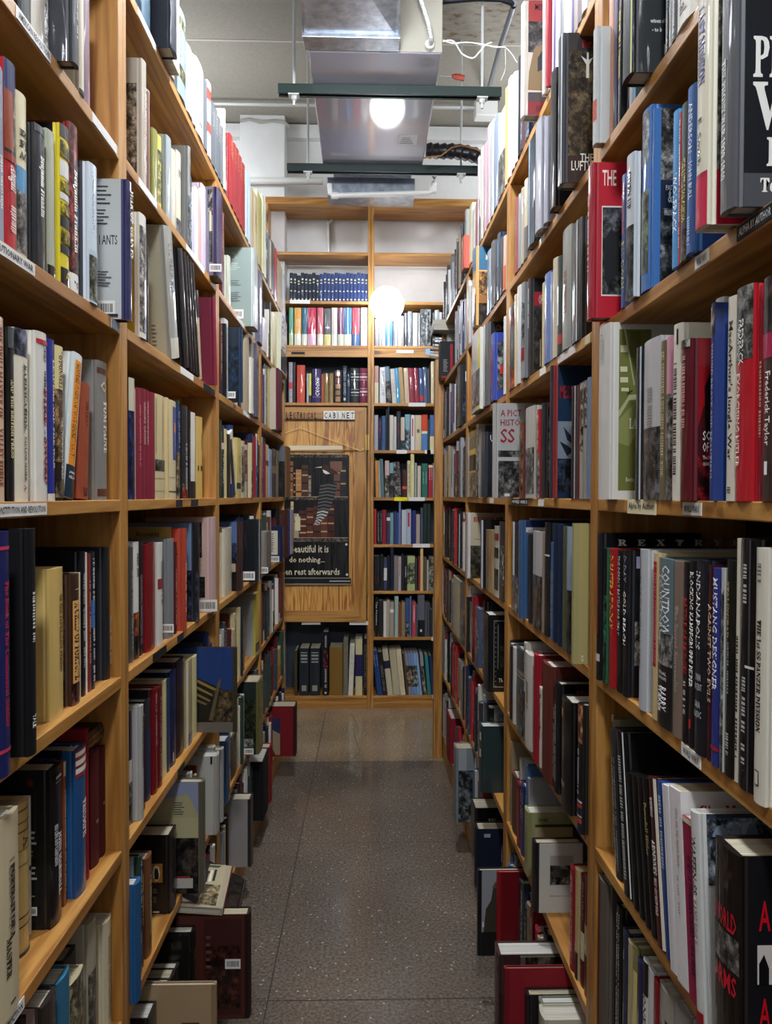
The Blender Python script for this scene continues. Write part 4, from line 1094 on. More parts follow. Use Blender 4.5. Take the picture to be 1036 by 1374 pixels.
rowdata(-1, 2, 'left stand6', '''
172.5 177 956 -2 j 121c3e|navy book with white foot|B,d0ccc4,.42,.62;P,a0a09c,.62,1
185 194.5 962 -1.5 c 4a1218|oxblood cloth book with its cover showing|cB,4a1416,0,0,1,1
195 203 938 -2 j 2e3034|charcoal book behind oxblood one|cB,26282c,0,0,1,1;B,28344c,.3,1
203.3 210.5 924 -1.5 j 6c0f1a|crimson book with long pale title|cB,202226,0,0,1,1;L,c89c94,.05,.55,.4
210.7 217.5 921 -1.5 j 5f0e18|crimson book, right of its twin|L,c89c94,.1,.9,.4
218 223 912 -2 j cabd8c|cream spine between crimson and teal|
223.2 227.5 910 -2 j 23405a|teal blue narrow book|
228 236 899 -2 j 16204c|navy book with its title across the cover|cB,101838,0,0,1,1;V,d0d0d0,.86,.95,-.5,-.3
237 248 884 -2 j 2e1a1e|dark maroon book, broad spine|cB,1f1518,0,0,1,1
248.4 257.6 885 -1.5 j b09c68|tan book with blue foot|B,5a6070,.86,1;V,d8d4c8,0,1,-1,-.6
258 264 880 -1.5 j cdc48c|pale yellow spine|
264.3 270.5 880 -1.5 j 3c2c24|umber book with dotted title|L,c8c8c8,.1,.9,.3
317 320 867 9 j 3a3424|large blue art book cover with collapsing timbers|cB,1d3870,0,0,1,1;cQ,1a1812,0,.25,1,.55,1,.9,0,.9;cQ,8c7440,0,.26,.62,.50,.6,.53,0,.3;cQ,8c7440,0,.34,.5,.56,.47,.58,0,.38;cQ,7c683c,0,.42,.4,.62,.37,.64,0,.46;cQ,6c5c38,.0,.5,.3,.66,.27,.68,0,.55;cP,6c5c40,.45,.5,1,.88;cQ,5c5038,.6,.4,.7,.36,.45,.86,.35,.86;cB,6a625a,0,.88,1,1
324 328 830 -1 j 3a352c|dark olive book with dotted white title|L,c8c8a8,.05,.9,.4
343 348 795 0 j a89a40|silver jacket with yellow spine|cB,8c8c86,0,0,1,1;V,d0b850,0,1,-1,.3;P,605828,.8,.95
348.5 353 797 -1 c 6a4020|brown cloth book|
''', prot=-2)
rowdata(-1, 1, 'left stand7', '''
171 185.5 1193 1 c 1f5380|bright blue book standing forward|
171 180 1156 -2 j 8fa4b0|light blue book with white top|
196 203.5 1147 -1 j 6d4426|wood-brown book|cB,86603a,0,0,1,1;L,c8b890,.2,.8,.3
228 236.5 1113 -.5 j 1c1816|tall black book with oval portrait|cB,141010,0,0,1,1;cB,8c5c20,.3,.36,.85,.6;cQ,b8a890,.55,.38,.68,.4,.75,.48,.68,.56,.55,.58,.42,.54,.38,.47,.43,.4;cQ,1c1814,.5,.42,.62,.42,.68,.5,.66,.56,.48,.56,.46,.48;cL,706c64,.4,.68,.65,.74,3;cL,706c64,.4,.78,.65,.86,5;cB,c8c4bc,.4,.96,.7,.98
221 231 1085 -5 j 8c8a80|short grey book set back|
271.5 275 1046 5 j 5a5648|landscape photo jacket in clear sleeve|cB,a8a078,0,0,1,1;cQ,8890a8,0,0,1,0,1,.3,.6,.1,.4,.12,0,.22;cB,b0a880,0,.32,1,.5;cP,484440,0,.5,1,1;cL,50504c,.1,.18,.55,.3,6;cB,b8b4ac,.1,.86,.8,.95;cB,8c2c34,.1,.84,.7,.86
289.5 294 1011 2 j a8a69c|white jacketed book with dark spine strip|cB,b4b4aa,0,0,1,1;cB,1c1c1c,.85,0,1,.1
299 303 999 2 j 9ca09c|silver plastic covered book|cB,9c9ea0,0,0,1,1
303.3 308.5 990 1 j 1f4466|deep blue plastic covered book|
309 318 985 -1 j 23282a|dark slate book set back|
347 353 910 4.7 j 5c5a30|dark green woodland photo book with barcode|cB,1c2818,0,0,1,1;cP,3c4428,0,.25,1,.85;cB,1c2424,0,0,1,.22;cP,c0c0b8,.15,.78,.8,.9;S,.15,.91
''', prot=-1)
rowdata(-1, 0, 'left stand8', '''
200 211.5 1353 0 j 26221e|black set volume on the bottom shelf, first|L,c8b890,.4,.9,.4
212 220.5 1337 0 j 26221e|black set volume on the bottom shelf, second|L,c8b890,.4,.9,.4
221 228.5 1321 0 j 26221e|black set volume on the bottom shelf, third|L,c8b890,.4,.9,.4
229 235.5 1306 0 j 26221e|black set volume on the bottom shelf, fourth|L,c8b890,.4,.9,.4
236 242.5 1292 0 j 26221e|black set volume on the bottom shelf, fifth|L,c8b890,.4,.9,.4
256 262.5 1248 -1 j 16140f|short black book with thick white page top|L,8c8c60,.2,.9,.4
270 275.5 1226 0 j 6c1018|teal cover with red spine|cB,12303c,0,0,1,1;cP,8c8c70,.6,.1,.85,.7
288 291.5 1319 5 j 8c7454|tan cover with lines of print|cB,9c8664,0,0,1,1;cL,3c3024,.1,.35,.85,.75,6
333 337.5 1220 8 c 241210|large dark brown leather-look book with barcode|cB,4a211a,0,0,1,1;cB,3a1814,.05,.04,.93,.96;cP,5a2a20,.1,.3,.9,.9;cL,5c4438,.1,.2,.25,.55,5;S,.55,.42,1.1
''', prot=0)
# ---------------- left-hand case, third bay and beyond
rowdata(-1, 6, 'left far', '''
305.5 309 345 -1 j b8bca8|pale green white book|
340.5 346 333 3 j a8b0ac|grey-green back cover with barcode jutting out|cB,82908a,0,0,1,1;cT,3,9cA8a4,.3,.16,.2,.09;cL,a8b4ae,.2,.2,.65,.3,4;cL,5c6864,.2,.42,.7,.5,3;cL,5c6864,.2,.57,.7,.7,5;S,.22,.79,1.5
349 357 363 1 j 5c5a6c|grey violet crinkled jacket|P,787488,0,1
''')
rowdata(-1, 7, 'left farx', '''
361 364 324 0 j c8c8b0|ivory spine near row end|
364.2 368.5 328 0 j 2c2c2c|black spine near row end|
369 372 336 0 j b02038|red and white spine near row end|
372.3 379 355 0 j c0a878|tan jacketed book near row end|
379.3 383 370 0 j c4c8cc|silver book near row end|
''')
rowdata(-1, 6, 'left far2', '''
350 358 428 0 j c8c8cc|white silver jacketed book|
366 374 426 0 j ccc49c|ivory spine beside the big lettered one|
374.3 385 424 2 j c0c4bc|white book with blue ornamental lettering|cB,c8c498,0,0,1,1;T,SCIENTIFIC,2c4454,.02,.6,.75;P,3c5464,.62,.98
''')
rowdata(-1, 5, 'left far3', '''
331 336 437 0 j 9a8c74|taupe book|
336.3 341 437 0 j 8a8878|drab green-grey book|
342 347.5 432 1 j 4c4a5c|dark violet-grey jacket|
354 359 490 -1 j 3c3c3c|black and white patterned book|P,b8b8b8,0,1
359.3 365 494 -1 j c0b460|ochre yellow book|
369.5 378.5 490 3 c 561422|burgundy book with grey cover|cB,a89c8c,0,0,1,1
379 382.5 532 -1 j c8b898|beige book beside burgundy one|
''')
rowdata(-1, 4, 'left far4', '''
354.5 360.5 597 -.5 j ccc4a0|ivory book with dark patch|B,303028,.3,.4
361 365 603 -.5 j 90a8c8|sky blue book|
365.3 370.5 603 -.5 j 141a30|near-black navy book|B,7c6c4c,.35,.5
371 374 605 -.5 j 6c6450|drab narrow book|
384.5 389.5 600 2 c 6c4c2c|brown book with smoky picture cover|cB,5c646c,0,0,1,.3;cP,2c3430,0,.3,1,1
''')
rowdata(-1, 1, 'left far5', '''
372 376.5 870 -1 c b09c50|cream and gold rounded spine|B,b87c20,.5,1
363 366 892 -1 c 5c1420|dark red book at the row end|
''')
rowdata(-1, 0, 'left far6', '''
396 398.5 944 10 c 2a1010|big red book at the row end with tan and blue corner|cB,6c1016,0,0,1,1;cQ,1c2848,.0,.24,.4,.24,.4,.55,.0,.35;cQ,8c7c60,.0,.35,.4,.55,.4,.97,.2,.97
336 339.5 1068 5 j 2a2824|pale grey blank cover|cB,8c8884,0,0,1,1
353 361 1012 -1 c 0f0f10|short black rounded book|
361.3 365 1000 -1 c 7c1418|red book beside short black one|
''')
# ---------------- right-hand case, nearest bay (listed far to near; px grow towards the camera)
rowdata(1, 6, 'right top', '''
817 823 h25 -1 j c89478|salmon spine beside the upright|
824 830 h25 -1 j 5c5470|dusky violet narrow book|
830.3 836 h25 -1 j 1a1a1c|black book with yellow lettering|L,d8cc30,.2,.65,.7
836.5 849 h25 3 j 1a1d20|black jacketed book with wrinkled clear sleeve|cB,24282a,0,0,1,1;cT,witness of h,d8d8d4,.35,.72,.5,.025;cT,- to b,d8d8d4,.4,.77,.3,.025;cT,I,e0e0d8,.78,.9,.08,.06;V,d8dca0,0,1,.85,1
834 838 h21 -2 j d2d2ce|white narrow paperback, set back|
839 845 h21 -2 j 202226|black narrow paperback, set back|
845.3 850 h21 -2 j b8bcc0|silver narrow paperback, set back|
850.5 854 h21 -2 j 6898b8|blue striped narrow paperback, set back|
893.5 898 h24 0 j 3c3e3e|black and white lettered spine|L,d8d8d8,0,1,.5
898.3 902 h24 0 j 9ca09c|silver jacketed spine|
902.3 908 h24 0 j 4c4c4c|dark jacketed spine with white print|L,d8d8d8,0,1,.5
909 932 h24 0 j cfcabb|cream book reading Cal|T,~Cal,30302c,.84,.94,.4
''')
rowdata(1, 5, 'right second', '''
789 796 224 3 j 9c1c2c|bright red book with photograph of a stooping man|cB,b01a2a,0,0,1,1;cT,THE,ecdcd0,.11,.15,.5,.10;cB,d8ccc0,.1,.28,1.0,.86;cP,6a6c6c,.13,.29,1,.85;cQ,1c1e20,.2,.5,.45,.42,.7,.5,.75,.7,.5,.75,.3,.8,.2,.7;L,e8b0a8,.2,.7,.3
834.5 840.5 236 0 j 3c5c94|blue and red lettered book beside Given Up|L,c83c48,.05,.45,.5;T,BILL SLOAN,d8c878,.5,.85,.6
840.8 851 210 1 j bcc2c6|silver white book reading Given Up|T,~GIVEN UP,282c30,.12,.38,.4,.2;P,606468,.5,1;cB,24282c,0,0,1,1
861.5 874.5 150 0 j 3a68a4|blue framed photo book, thinner copy of Past and Present|P,9098a0,.02,.3;P,849c6c,.45,.9;V,3f72b4,0,1,-1,-.8;V,3f72b4,0,1,.75,1
875 877.5 148 0 j 3a68a4|Past and Present book with street scene cover|cP,b8b4b0,0,0,1,.42;cB,1c2438,0,.4,1,.62;cP,9c9a98,0,.56,1,1;cT,PAST,e4e4e4,.25,.46,.4,.03;cT,&,f0f0f0,.35,.53,.22,.07;cT,PRESENT,e4e4e4,.2,.6,.6,.03
903 910.5 151 .5 j 4a92c8|sky blue spine reading Wolfpack|T,WOLFPACK,eef4f8,.4,.78,.55,.2
911 914 152 .5 j a82c34|thin red spine beside Wolfpack|L,e8c8c0,.05,.9,.4
914.3 923 141 .5 j 3e4c48|dark green spine, The Battle for Cassino|T,THE BATTLE FOR CASSINO,dcd058,.35,.75,.6;P,a0988c,.8,1
922.5 933.5 118 1 j 3468b0|blue book with white capitals right of dark green spine|cB,1c3c84,0,0,1,1;T,ANDERSON,e4ecf4,.1,.4,.35,.2;T,JOHN BULL,e4ecf4,.45,.68,.4,.2;L,a8c4e4,.78,.95,.3
936 951 -20 3.5 j d8d2bc|cream and red book, Last Mission|T,~LAST MISSION,4c4c8c,.1,.42,.5,.15;T,E. Smith,303430,.55,.74,.3;V,a82440,.78,1,-1,1;B,c02848,.8,1;cP,b4b4a8,0,0,1,.8;cB,28348c,.45,.4,1,.75;cQ,b81c38,0,.78,1,.6,1,1,0,1
968.5 987 -30 3 j 54565a|grey spine, The Phony War, huge white letters on dark cover|T,~THE PHONY WAR 1939-1940,d0d2d2,.35,.86,.35,-.2;cB,15181c,0,0,1,1;cT,~PL,dcdcd4,.2,.46,.8,.17;cT,~V,dcdcd4,.2,.68,.7,.2;cT,~I,dcdcd4,.55,.83,.2,.12;cB,46484c,0,.86,1,1;cT,~To,dcdcd4,.4,.94,.4,.06
''')
rowdata(1, 4, 'right third', '''
803.5 818 430 1.5 j cbc9c2|white book with green airfield photograph|cB,cfcdc4,0,0,1,1;cB,6c7038,.12,.04,1.3,.95;cB,5c6030,.5,.05,.9,.2;cQ,868a50,.12,.55,.9,.42,.9,.6,.5,.7,.12,.68;cQ,2c3018,.42,.4,.62,.38,.62,.39,.42,.41;cQ,2c3018,.5,.36,.52,.36,.53,.43,.51,.43;cQ,a8aa80,.12,.5,.5,.41,1,.36,1,.38,.5,.44,.12,.54;cB,c8c8a0,.16,.13,.42,.17;cB,c8c8a0,.16,.25,.42,.28;cB,c8c8a0,.16,.31,.45,.34;cB,c8c8a0,.2,.37,.48,.39;cQ,a8aa80,.28,.04,.34,.04,.7,.35,.66,.36;cT,~LA,dcdcc8,.5,.6,.3,.06;cT,Berlin,c8c8b0,.4,.9,.3,.025;L,9c9a94,.05,.2,.2
853.5 863 467 0 j 1c1e22|black glossy book beside airfield cover|V,b8c4cc,0,1,.5,.75
864 886.5 456 0 j b4b2b2|silver picture book, foggy upper part|P,787878,.55,1;L,8c8a88,.3,.55,.3
886.8 893.5 458 0 j 6c6044|khaki brown book with tan capitals|L,d0c494,.07,.85,.55
893.8 903 453 0 j c48c9c|pink-headed book with black and white picture|P,b8b8b8,.35,1
903.3 914 436 1 j d4cfc0|white book with long serif title|cB,d2cdbc,0,0,1,1;L,2c2c2c,.22,.86,.4;V,1c1c1c,.03,.12,.3,.6
914.3 926.5 457 1 j 56141e|dark red book, white letters SO OF|cB,8c0c18,0,0,1,1;cQ,3a0810,.0,.55,.3,.42,.6,.4,.6,.6,.4,.78,.0,.72;cQ,14080a,.35,.3,.7,.2,1,.25,1,.62,.5,.62,.4,.5;cP,9c2028,0,.75,.8,1;cT,SO,f0ece4,.28,.63,.5,.06;cT,OF,f0ece4,.28,.70,.35,.06;cT,The S,f0ece4,.28,.745,.4,.022;cT,CHAR,f0ece4,.28,.785,.4,.022;L,c88c8c,.1,.55,.4;P,b8b8b0,0,.05
948.5 958.5 409 .5 j 2c3c74|blue spine, Young Brave and Beautiful|T,~YOUNG BRAVE AND BEAUTIFUL,94a8d0,.2,.9,.45;cB,2c4c94,0,0,1,1;P,a08c80,.02,.16
959 975.5 400 -1 j c8c8c4|white silver jacket with blue cloud band|P,8898a4,.1,.5
976 988 399 0 j d2cbba|cream book reading Jungle War|T,MacArthur's Jungle War,161616,.12,.8,.55;L,5c5c54,.93,.96,.4
988.5 1010 386 0 j b01c28|red book with grey head, white title Exorcising|B,6a6c6a,0,.34;P,8c8c88,0,.34;T,FREDERICK,e8e8e0,.15,.36,.3,-.05;T,TAYLOR,d8d8d0,.18,.32,.2,-.5;T,EXORCISING HITLER,f0dcd0,.4,.84,.34,-.4
1018.5 1023.5 384 -.5 j a8283c|thin crimson and cream spine|L,e0c8a8,.35,.7,.6
1024 1044 372 0 j 3a2826|brown book with pink block at the frame edge|P,54403c,0,.3;B,a01c48,.25,.36;T,Frederick Taylor,e8dcd8,.42,.75,.4;V,e8e8e8,.82,.88,-.2,.2
''')
rowdata(1, 3, 'right fourth', '''
801 807.5 715 1 j 17171b|large black book, spaced serif capitals across its cover|cB,08080a,0,0,1,1;cT,~R   E   X   T   R   Y   E,d8dad8,.12,.085,1.3,.042;L,a82430,.3,.7,.4;B,d8c0c0,.82,.87 
808 816 735 .5 j 2c5c44|dark green book with black head|B,0c0c10,0,.35;P,4c8864,.35,1
816.5 828 736 0 j a81620|scarlet spine, Disaster at D-Day in yellow|T,DISASTER AT D-DAY,dcc040,.05,.58,.55,-.1
828.5 836 738 0 j 121214|black spine, The Deadly Battle for Italy|T,THE DEADLY BATTLE FOR ITALY,b8b8b4,.04,.6,.4
836.5 843.5 738 0 j 18181c|black photo-cover book, D Day Gold Beach|T,D-DAY,8890b0,.04,.22,.5;T,GOLD BEACH,ececec,.28,.65,.5;cB,141418,0,0,1,.5;cB,8c8ca4,.1,.04,.5,.12;cQ,c06030,.6,.18,.9,.18,.9,.24,.6,.24;cB,c86430,.6,.34,.95,.44;cP,c8beb0,0,.48,1,.78;cB,100c0c,0,.8,1,1
858.5 868.5 737 0 j b4b8bc|pale grey book, Voices of the Germans|T,VOICES OF THE GERMAN ARMY,3c4044,.05,.75,.35,-.4;cB,c0c4c8,0,0,1,1;cT,F,18181a,.5,.17,.3,.08;cB,202022,.3,.44,1,.49;cQ,8c9094,0,.6,1,.55,.3,.8,0,.85;cB,18181a,.25,.84,1,.88
876.5 883.5 742 0 j c8b080|cream spine with red striped lettering|V,a41c2c,.05,.68,-1,.6;L,ece8e0,.07,.66,.45
883.8 903.5 749 0 j 5e7278|slate teal book, Countdown to Victory|T,COUNTDOWN,eceeee,.04,.5,.42,.25;T,TO VICTORY,d8dcdc,.09,.46,.3,-.4;P,c0c0b8,.44,.64;B,1c191a,.63,1;H,FINAL,d8d8d8,.69,.5,.02;H,EUROPE,d8d8d8,.72,.5,.02;T,BARRY,ececec,.76,.9,.4,.1;T,TURNER,ececec,.76,.92,.3,-.45
904 916.5 753 0 j 7c6a5e|taupe book, The Secret Surrender|T,~The Secret Surrender,a89c8c,.25,.75,.35,.1
917 924.5 754 0 j 18161a|black spine with red Battle of the Bridges|T,BATTLE OF BRIDGES,b01c24,.2,.62,.6;L,d0d0d0,.66,.84,.4
925 932.5 752 0 j 16161a|black spine reading Blocking Kampfgruppe|T,BLOCKING KAMPFGRUPPE PEIPER,eceae4,.06,.68,.65;V,b82830,.85,.9,-.4,.4
933 948.5 751 0 j 1a1c24|dark book reading Indianapolis|T,INDIANAPOLIS,e4e6e8,.06,.46,.4,-.1;H,LYNN,c8c8c8,.62,.45,.035;H,VINCENT,c8c8c8,.67,.6,.035;H,SARA,c8c8c8,.76,.45,.035;H,VLADIC,c8c8c8,.81,.6,.035
949.5 955 758 0 j 3c1018|maroon spine with cream slanted title|T,AGAINST TWO EVILS,d8c098,.2,.7,.8
955.5 966.5 762 0 j 28347c|blue book, Mustang Designer|T,MUSTANG DESIGNER,e8ecf4,.05,.62,.55;cB,b8b8b4,0,0,1,1;B,a02030,.9,.92
966.8 972 762 .2 j b4b6b0|grey-white mottled narrow spine|P,b8bab8,.1,1
973 986 751 0 j 141614|black book reading Stalingrad|T,~STALINGRAD,a89060,.1,.36,.3,-.2;L,9c9c94,.38,.62,.15;L,b8b8b8,.8,.9,.3
987.5 992.5 722 0 j d0cab8|narrow white spine with dark dots|L,202020,.4,.9,.5
993 1013 723 0 j 101012|thick black spine beside white one|L,b8b8b4,.1,.26,.25;L,b8b8b4,.55,.9,.25;V,44464a,0,1,.5,.65;V,d8d4c8,.5,.51,.2,1
1013.5 1029 735 .5 j d4cfbe|tall white book, The 1st SS Panzer Division|T,~THE 1st SS PANZER DIVISION,141414,.28,.72,.4;V,141414,.87,.93,-.5,.3;V,d4cfbe,.875,.925,-.4,.2;cB,0e0e10,0,0,1,1;cB,d8d4c8,0,.28,1,.3;L,6c6c64,.06,.14,.35
''')
rowdata(1, 2, 'right fifth', '''
818 822 962 -3 j 9a9478|tall olive-white book set back|cB,8c8c6c,0,0,1,1
819 826 976 -.5 j 303234 lean=9 at=top|slate leaning book with dotted title|L,c8c8c4,.2,.95,.5
826.5 838 981 0 j 0c0d0f lean=11 at=top|black leaning book with bright edge in clear sleeve|V,e0e4e4,0,1,.7,.85;cB,08080a,0,0,1,1;L,b8bcbc,.15,.9,.3
840 847 1035 0 j 0b0b0e lean=12 at=top|plain black leaning volume, first|V,40444c,0,1,-.95,-.8
847.3 854 1037 0 j 0b0b0e lean=12 at=top|plain black leaning volume, second|V,40444c,0,1,-.95,-.8;V,484850,.86,.9,-.2,.2
854.3 861 1039 0 j 0b0b0e lean=12 at=top|plain black leaning volume, third|V,40444c,0,1,-.95,-.8;V,484850,.86,.9,-.2,.2
861.3 869 1041 0 j 0c0c0e lean=12 at=top|black leaning book with gold Gothic title|T,~Downfall Hitler,b09858,.16,.5,.5
869.5 881 1042 0 j 3e1216 lean=11 at=top|maroon book, Ardennes the Secret War|V,d8d0c0,0,1,.6,1;T,~WHITING,e0dcd4,.12,.24,.35,-.1;T,~ARDENNES,ece8e0,.38,.58,.5,-.1;T,~THE SECRET WAR,d8b8b0,.6,.82,.4,-.1
881.5 888 1046 0 j 1c4484 lean=10 at=top|blue spine reading Operation|L,b8c8e0,.08,.5,.5
888.5 897 1052 .5 p d2ced0 lean=9 at=top|plain white paperback behind the Give Me one|V,e0dcda,0,1,-1,-.4
897.5 913 1058 .5 p d6d2d0 lean=8 at=top|white paperback with Give Me in red letters|cB,d0ccca,0,0,1,1;cT,~Give Me,b02020,.25,.14,1.0,.07;T,~Give Me My Spirit Back,b88c8c,.1,.4,.25,.2;L,8c8c8c,.45,.65,.12
915.5 931.5 1099 .5 p 8c1c40 lean=7 at=top|crimson paperback, Diary of a War|T,GULF  A TUNISIAN DIARY OF A WAR,2c1440,.2,.85,.35;B,d0c4a0,0,.03
926 937 1088 1 j c8c8c4 lean=6 at=top|Waffen-SS Handbook with row of helmeted soldiers|T,WAFFEN-SS,141414,.12,.4,.5;T,HANDBOOK,9c9c98,.42,.64,.5;cB,303a48,0,0,1,.16;cP,a8b4c4,0,.02,1,.2;cQ,7c8898,.08,.1,.14,.06,.24,.05,.3,.1,.28,.11,.08,.11;cQ,7c8898,.33,.1,.38,.05,.46,.05,.53,.1;cQ,7c8898,.56,.1,.62,.05,.7,.05,.77,.1;cP,b4bcc4,0,.2,1,.34;cT,W,18181a,.3,.5,.4,.09;cT,H,18181a,.34,.62,.2,.08;cQ,1e2226,.45,.66,.5,.65,.54,.68,.56,.72,.55,.82,.52,.9,.5,.95,.47,.95,.47,.85,.42,.82,.42,.72;B,8c1820,.945,1
960 993 1136 1.5 j 17100f lean=1.5|thick black book reading World Arms in red|cB,141418,0,0,1,1;H,WORLD,c0182c,.36,.85,.09;H,ARMS,c0182c,.63,.85,.09;P,8c8884,.37,.52;cT,A,c01020,.3,.32,.35,.13;cT,A,c01020,.3,.74,.35,.13;cB,c8c0b8,.25,.38,1,.55;cQ,100c0c,.3,.55,.3,.46,.45,.42,.6,.48,.6,.55
''')
rowdata(1, 1, 'right sixth', '''
802.5 814 1178 -.5 c 5c5248|grey album with red bowed inner edge|V,5c1014,.02,1,-.7,-.1;cB,403c36,0,0,1,1
827 834 1213 -1 j 131315|black book with long white title, bottom right|L,d0d0cc,.05,.8,.5
835.5 842 1247 -1 j 2c3044|indigo topped book with a red mark|
842.5 848.5 1262 -1 j a89c74|drab cream topped book|
849 855 1268 -1 j 7c7848|olive green book with yellow label|V,c8b870,.15,.5,-1,1
855.5 862.5 1288 -1 j 1d2450|dark blue book under the shelf corner|
862.8 870 1288 -1 j d4d2cc|white and black lettered book, One Square|T,ONE SQUARE MILE,161618,.2,.9,.6;B,18181a,0,.2
870.3 877 1300 -1 j c4c4c4|white book with blue top|L,18181a,.4,.7,.6
877.3 885 1315 -1 j 7c1420|red book with pink top|
885.5 904 1328 -1 j 9c968c|silver-grey book with dark rectangles|V,6c2c28,.2,.5,-.6,-.2;V,2c2c2a,.15,.6,.2,.7
905 925 1352 -1 j 8a8680|grey book at the right foot of the frame|
''')
# ---------------- right-hand case, second bay
rowdata(1, 7, 'right stand', '''
696 699.5 78 0 c 15161a|tall narrow black book on top|
687.5 691.5 102 0 j d8ccc4|white narrow book with pink edge|
691.8 695.5 100 0 j cfc9c6|ivory narrow book on top|
699.8 703.5 h27 3.5 j d8d2c8|big red and grey jacket with torn clear sleeve|cB,a03438,0,0,1,.18;cB,46464a,0,.18,1,.4;cP,7c7074,0,.18,1,.45;cQ,8c7452,.05,.62,.3,.42,.9,.36,1,.4,1,.8,.0,.78;cQ,2c2c3c,.5,.5,.8,.42,.8,.6,.5,.62;cB,4a4448,0,.8,1,.88;cB,8c2030,0,.88,1,1;cT,MEN,30181c,.35,.08,.5,.05;cT,IIIS,30181c,.45,.97,.5,.05
728.5 731.5 h25 1 j d4d0cc|white narrow book beside the torn sleeve|
731.8 735.5 h25 1 j a81428|scarlet narrow book|
736 741.5 h25 0 j ccc8c8|silver white jacket|
741.8 746 h25 0 j c8c4cc|white book with violet edge|V,5c4c7c,0,1,.5,1
746.3 752 h25 0 j c4c4c4|pale book with black letters|L,202020,.5,.9,.7
752.3 757 h25 0 j 8c8c90|grey jacket with dark text|L,202020,.1,.9,.5
757.3 765.5 h25 0 j d0cec4|wide ivory jacket|
765.8 770.5 h25 0 j b8b0c4|lilac-edged white jacket|V,3c2c6c,0,1,.5,1
770.8 775.5 h25 0 j a89894|dusty rose jacket|
775.8 780.5 h25 0 j 6c5c60|plum grey jacket|
781 788 h25 0 j c8c4bc|off-white jacket near the post|
''')
rowdata(1, 6, 'right stand2', '''
691.5 696 268 0 j 8c3c3c|brick red narrow book beside the post|L,e0d0c8,.2,.5,.5
696.2 699.5 262 0 j 8c8c90|grey narrow book|
699.8 703.5 254 0 j a49c88|beige narrow book|
703.8 708.5 243 0 j b8b098|greige book with black lettering|L,303030,.1,.4,.6;B,5c5c5c,.6,1
709 717.5 190 1 j 1c2c3c|shiny black-blue book|V,a8c8dc,0,1,-.4,0;cB,101418,0,0,1,1
718.5 728 163 1.5 j a4a4ac|silver jacketed book with blue smudge|
728.3 735 163 1 j 9c9ca8|dull silver jacketed book|
735.2 738.5 215 0 j 6c7450|moss green narrow book|B,c86048,.6,1
739 746 h30 1.5 j 1c1a1c|black book with red S and fiery tree picture|cB,0c0c10,0,0,1,1;cT,S,b8242c,.4,.32,.5,.08;cP,c08c50,0,.4,1,.72;cB,0c0a0c,0,.72,1,1
749.5 756 33 3 j 3c3e44|brown crinkled jacket, The Luftwaffe|cB,423a30,0,0,1,1;cB,26242a,0,0,1,.12;cP,6c5e46,0,.12,1,.82;cT,~Der A,94241c,.45,.1,.5,.055;cQ,c8c8c0,.4,.15,.62,.18,.62,.13,.68,.13,.68,.18,.85,.16,.7,.21,.7,.3,.6,.3,.6,.21;cB,2a1a18,0,.82,1,1;cT,THE,dcdcd4,.42,.86,.45,.055;cT,LUFTWAFFE,dcdcd4,.12,.92,1.3,.065;V,c8d0d4,0,1,.7,.9
790.5 797.5 51 1.5 j b4b6b4|silver book with red orange band|B,b84830,.62,.8
''')
rowdata(1, 5, 'right stand3', '''
683.5 690.5 412 0 j 44464a|dark book with flaming orange foot|P,a03c38,.1,.25;P,d05028,.75,1;V,c8c8c8,0,.7,-.6,-.2
691 693.5 396 0 j c8b890|narrow sand book|
694 699.5 385 0 j d0d0ce|white silver spine above the label|
700 706.5 379 1 j 86888a|grey jacket with dark red block|B,7c2028,.68,.82;P,a0a0a0,.2,.66
706.5 711.5 377 0 j 3a3638|black jacket, white letters OR on red|cB,14141a,0,0,1,.14;cB,a8202c,0,.14,1,.28;cT,OR,ece4dc,.4,.265,.4,.1;cP,5c5450,0,.28,1,1;L,e0e0dc,.1,.5,.5;cB,d8d8d0,.55,.62,.63,.9
727.5 730.5 380 0 p c4b88c|cream paperback with narrow spine|
731 739 368 0 j 5c7cb4|blue book with red strokes|L,a8304c,.3,.95,.5
739.2 742 366 0 j 8c94a4|grey blue narrow spine|
742.5 748 348 0 j c8bca4|cream book with red lettering|L,903434,.3,.8,.6
748.3 754.5 346 0 j 2c3c34|black and green narrow jacket|V,e0e0e0,.3,.7,-.5,.2;B,a83c34,.8,.9
755 766.5 308 0 j 8a8c84|stone grey jacket|cB,5c5e58,.0,0,1,1;L,8c3430,.35,.7,.35
768 781 299 0 j 2c2e30|dark jacket with white frame lines|cB,1c1a1c,0,0,1,1;cT,F,e0b8b0,.5,.2,.3,.1;cT,F,e0b8b0,.5,.35,.3,.1;V,d8d8d8,0,1,.3,.45
''')
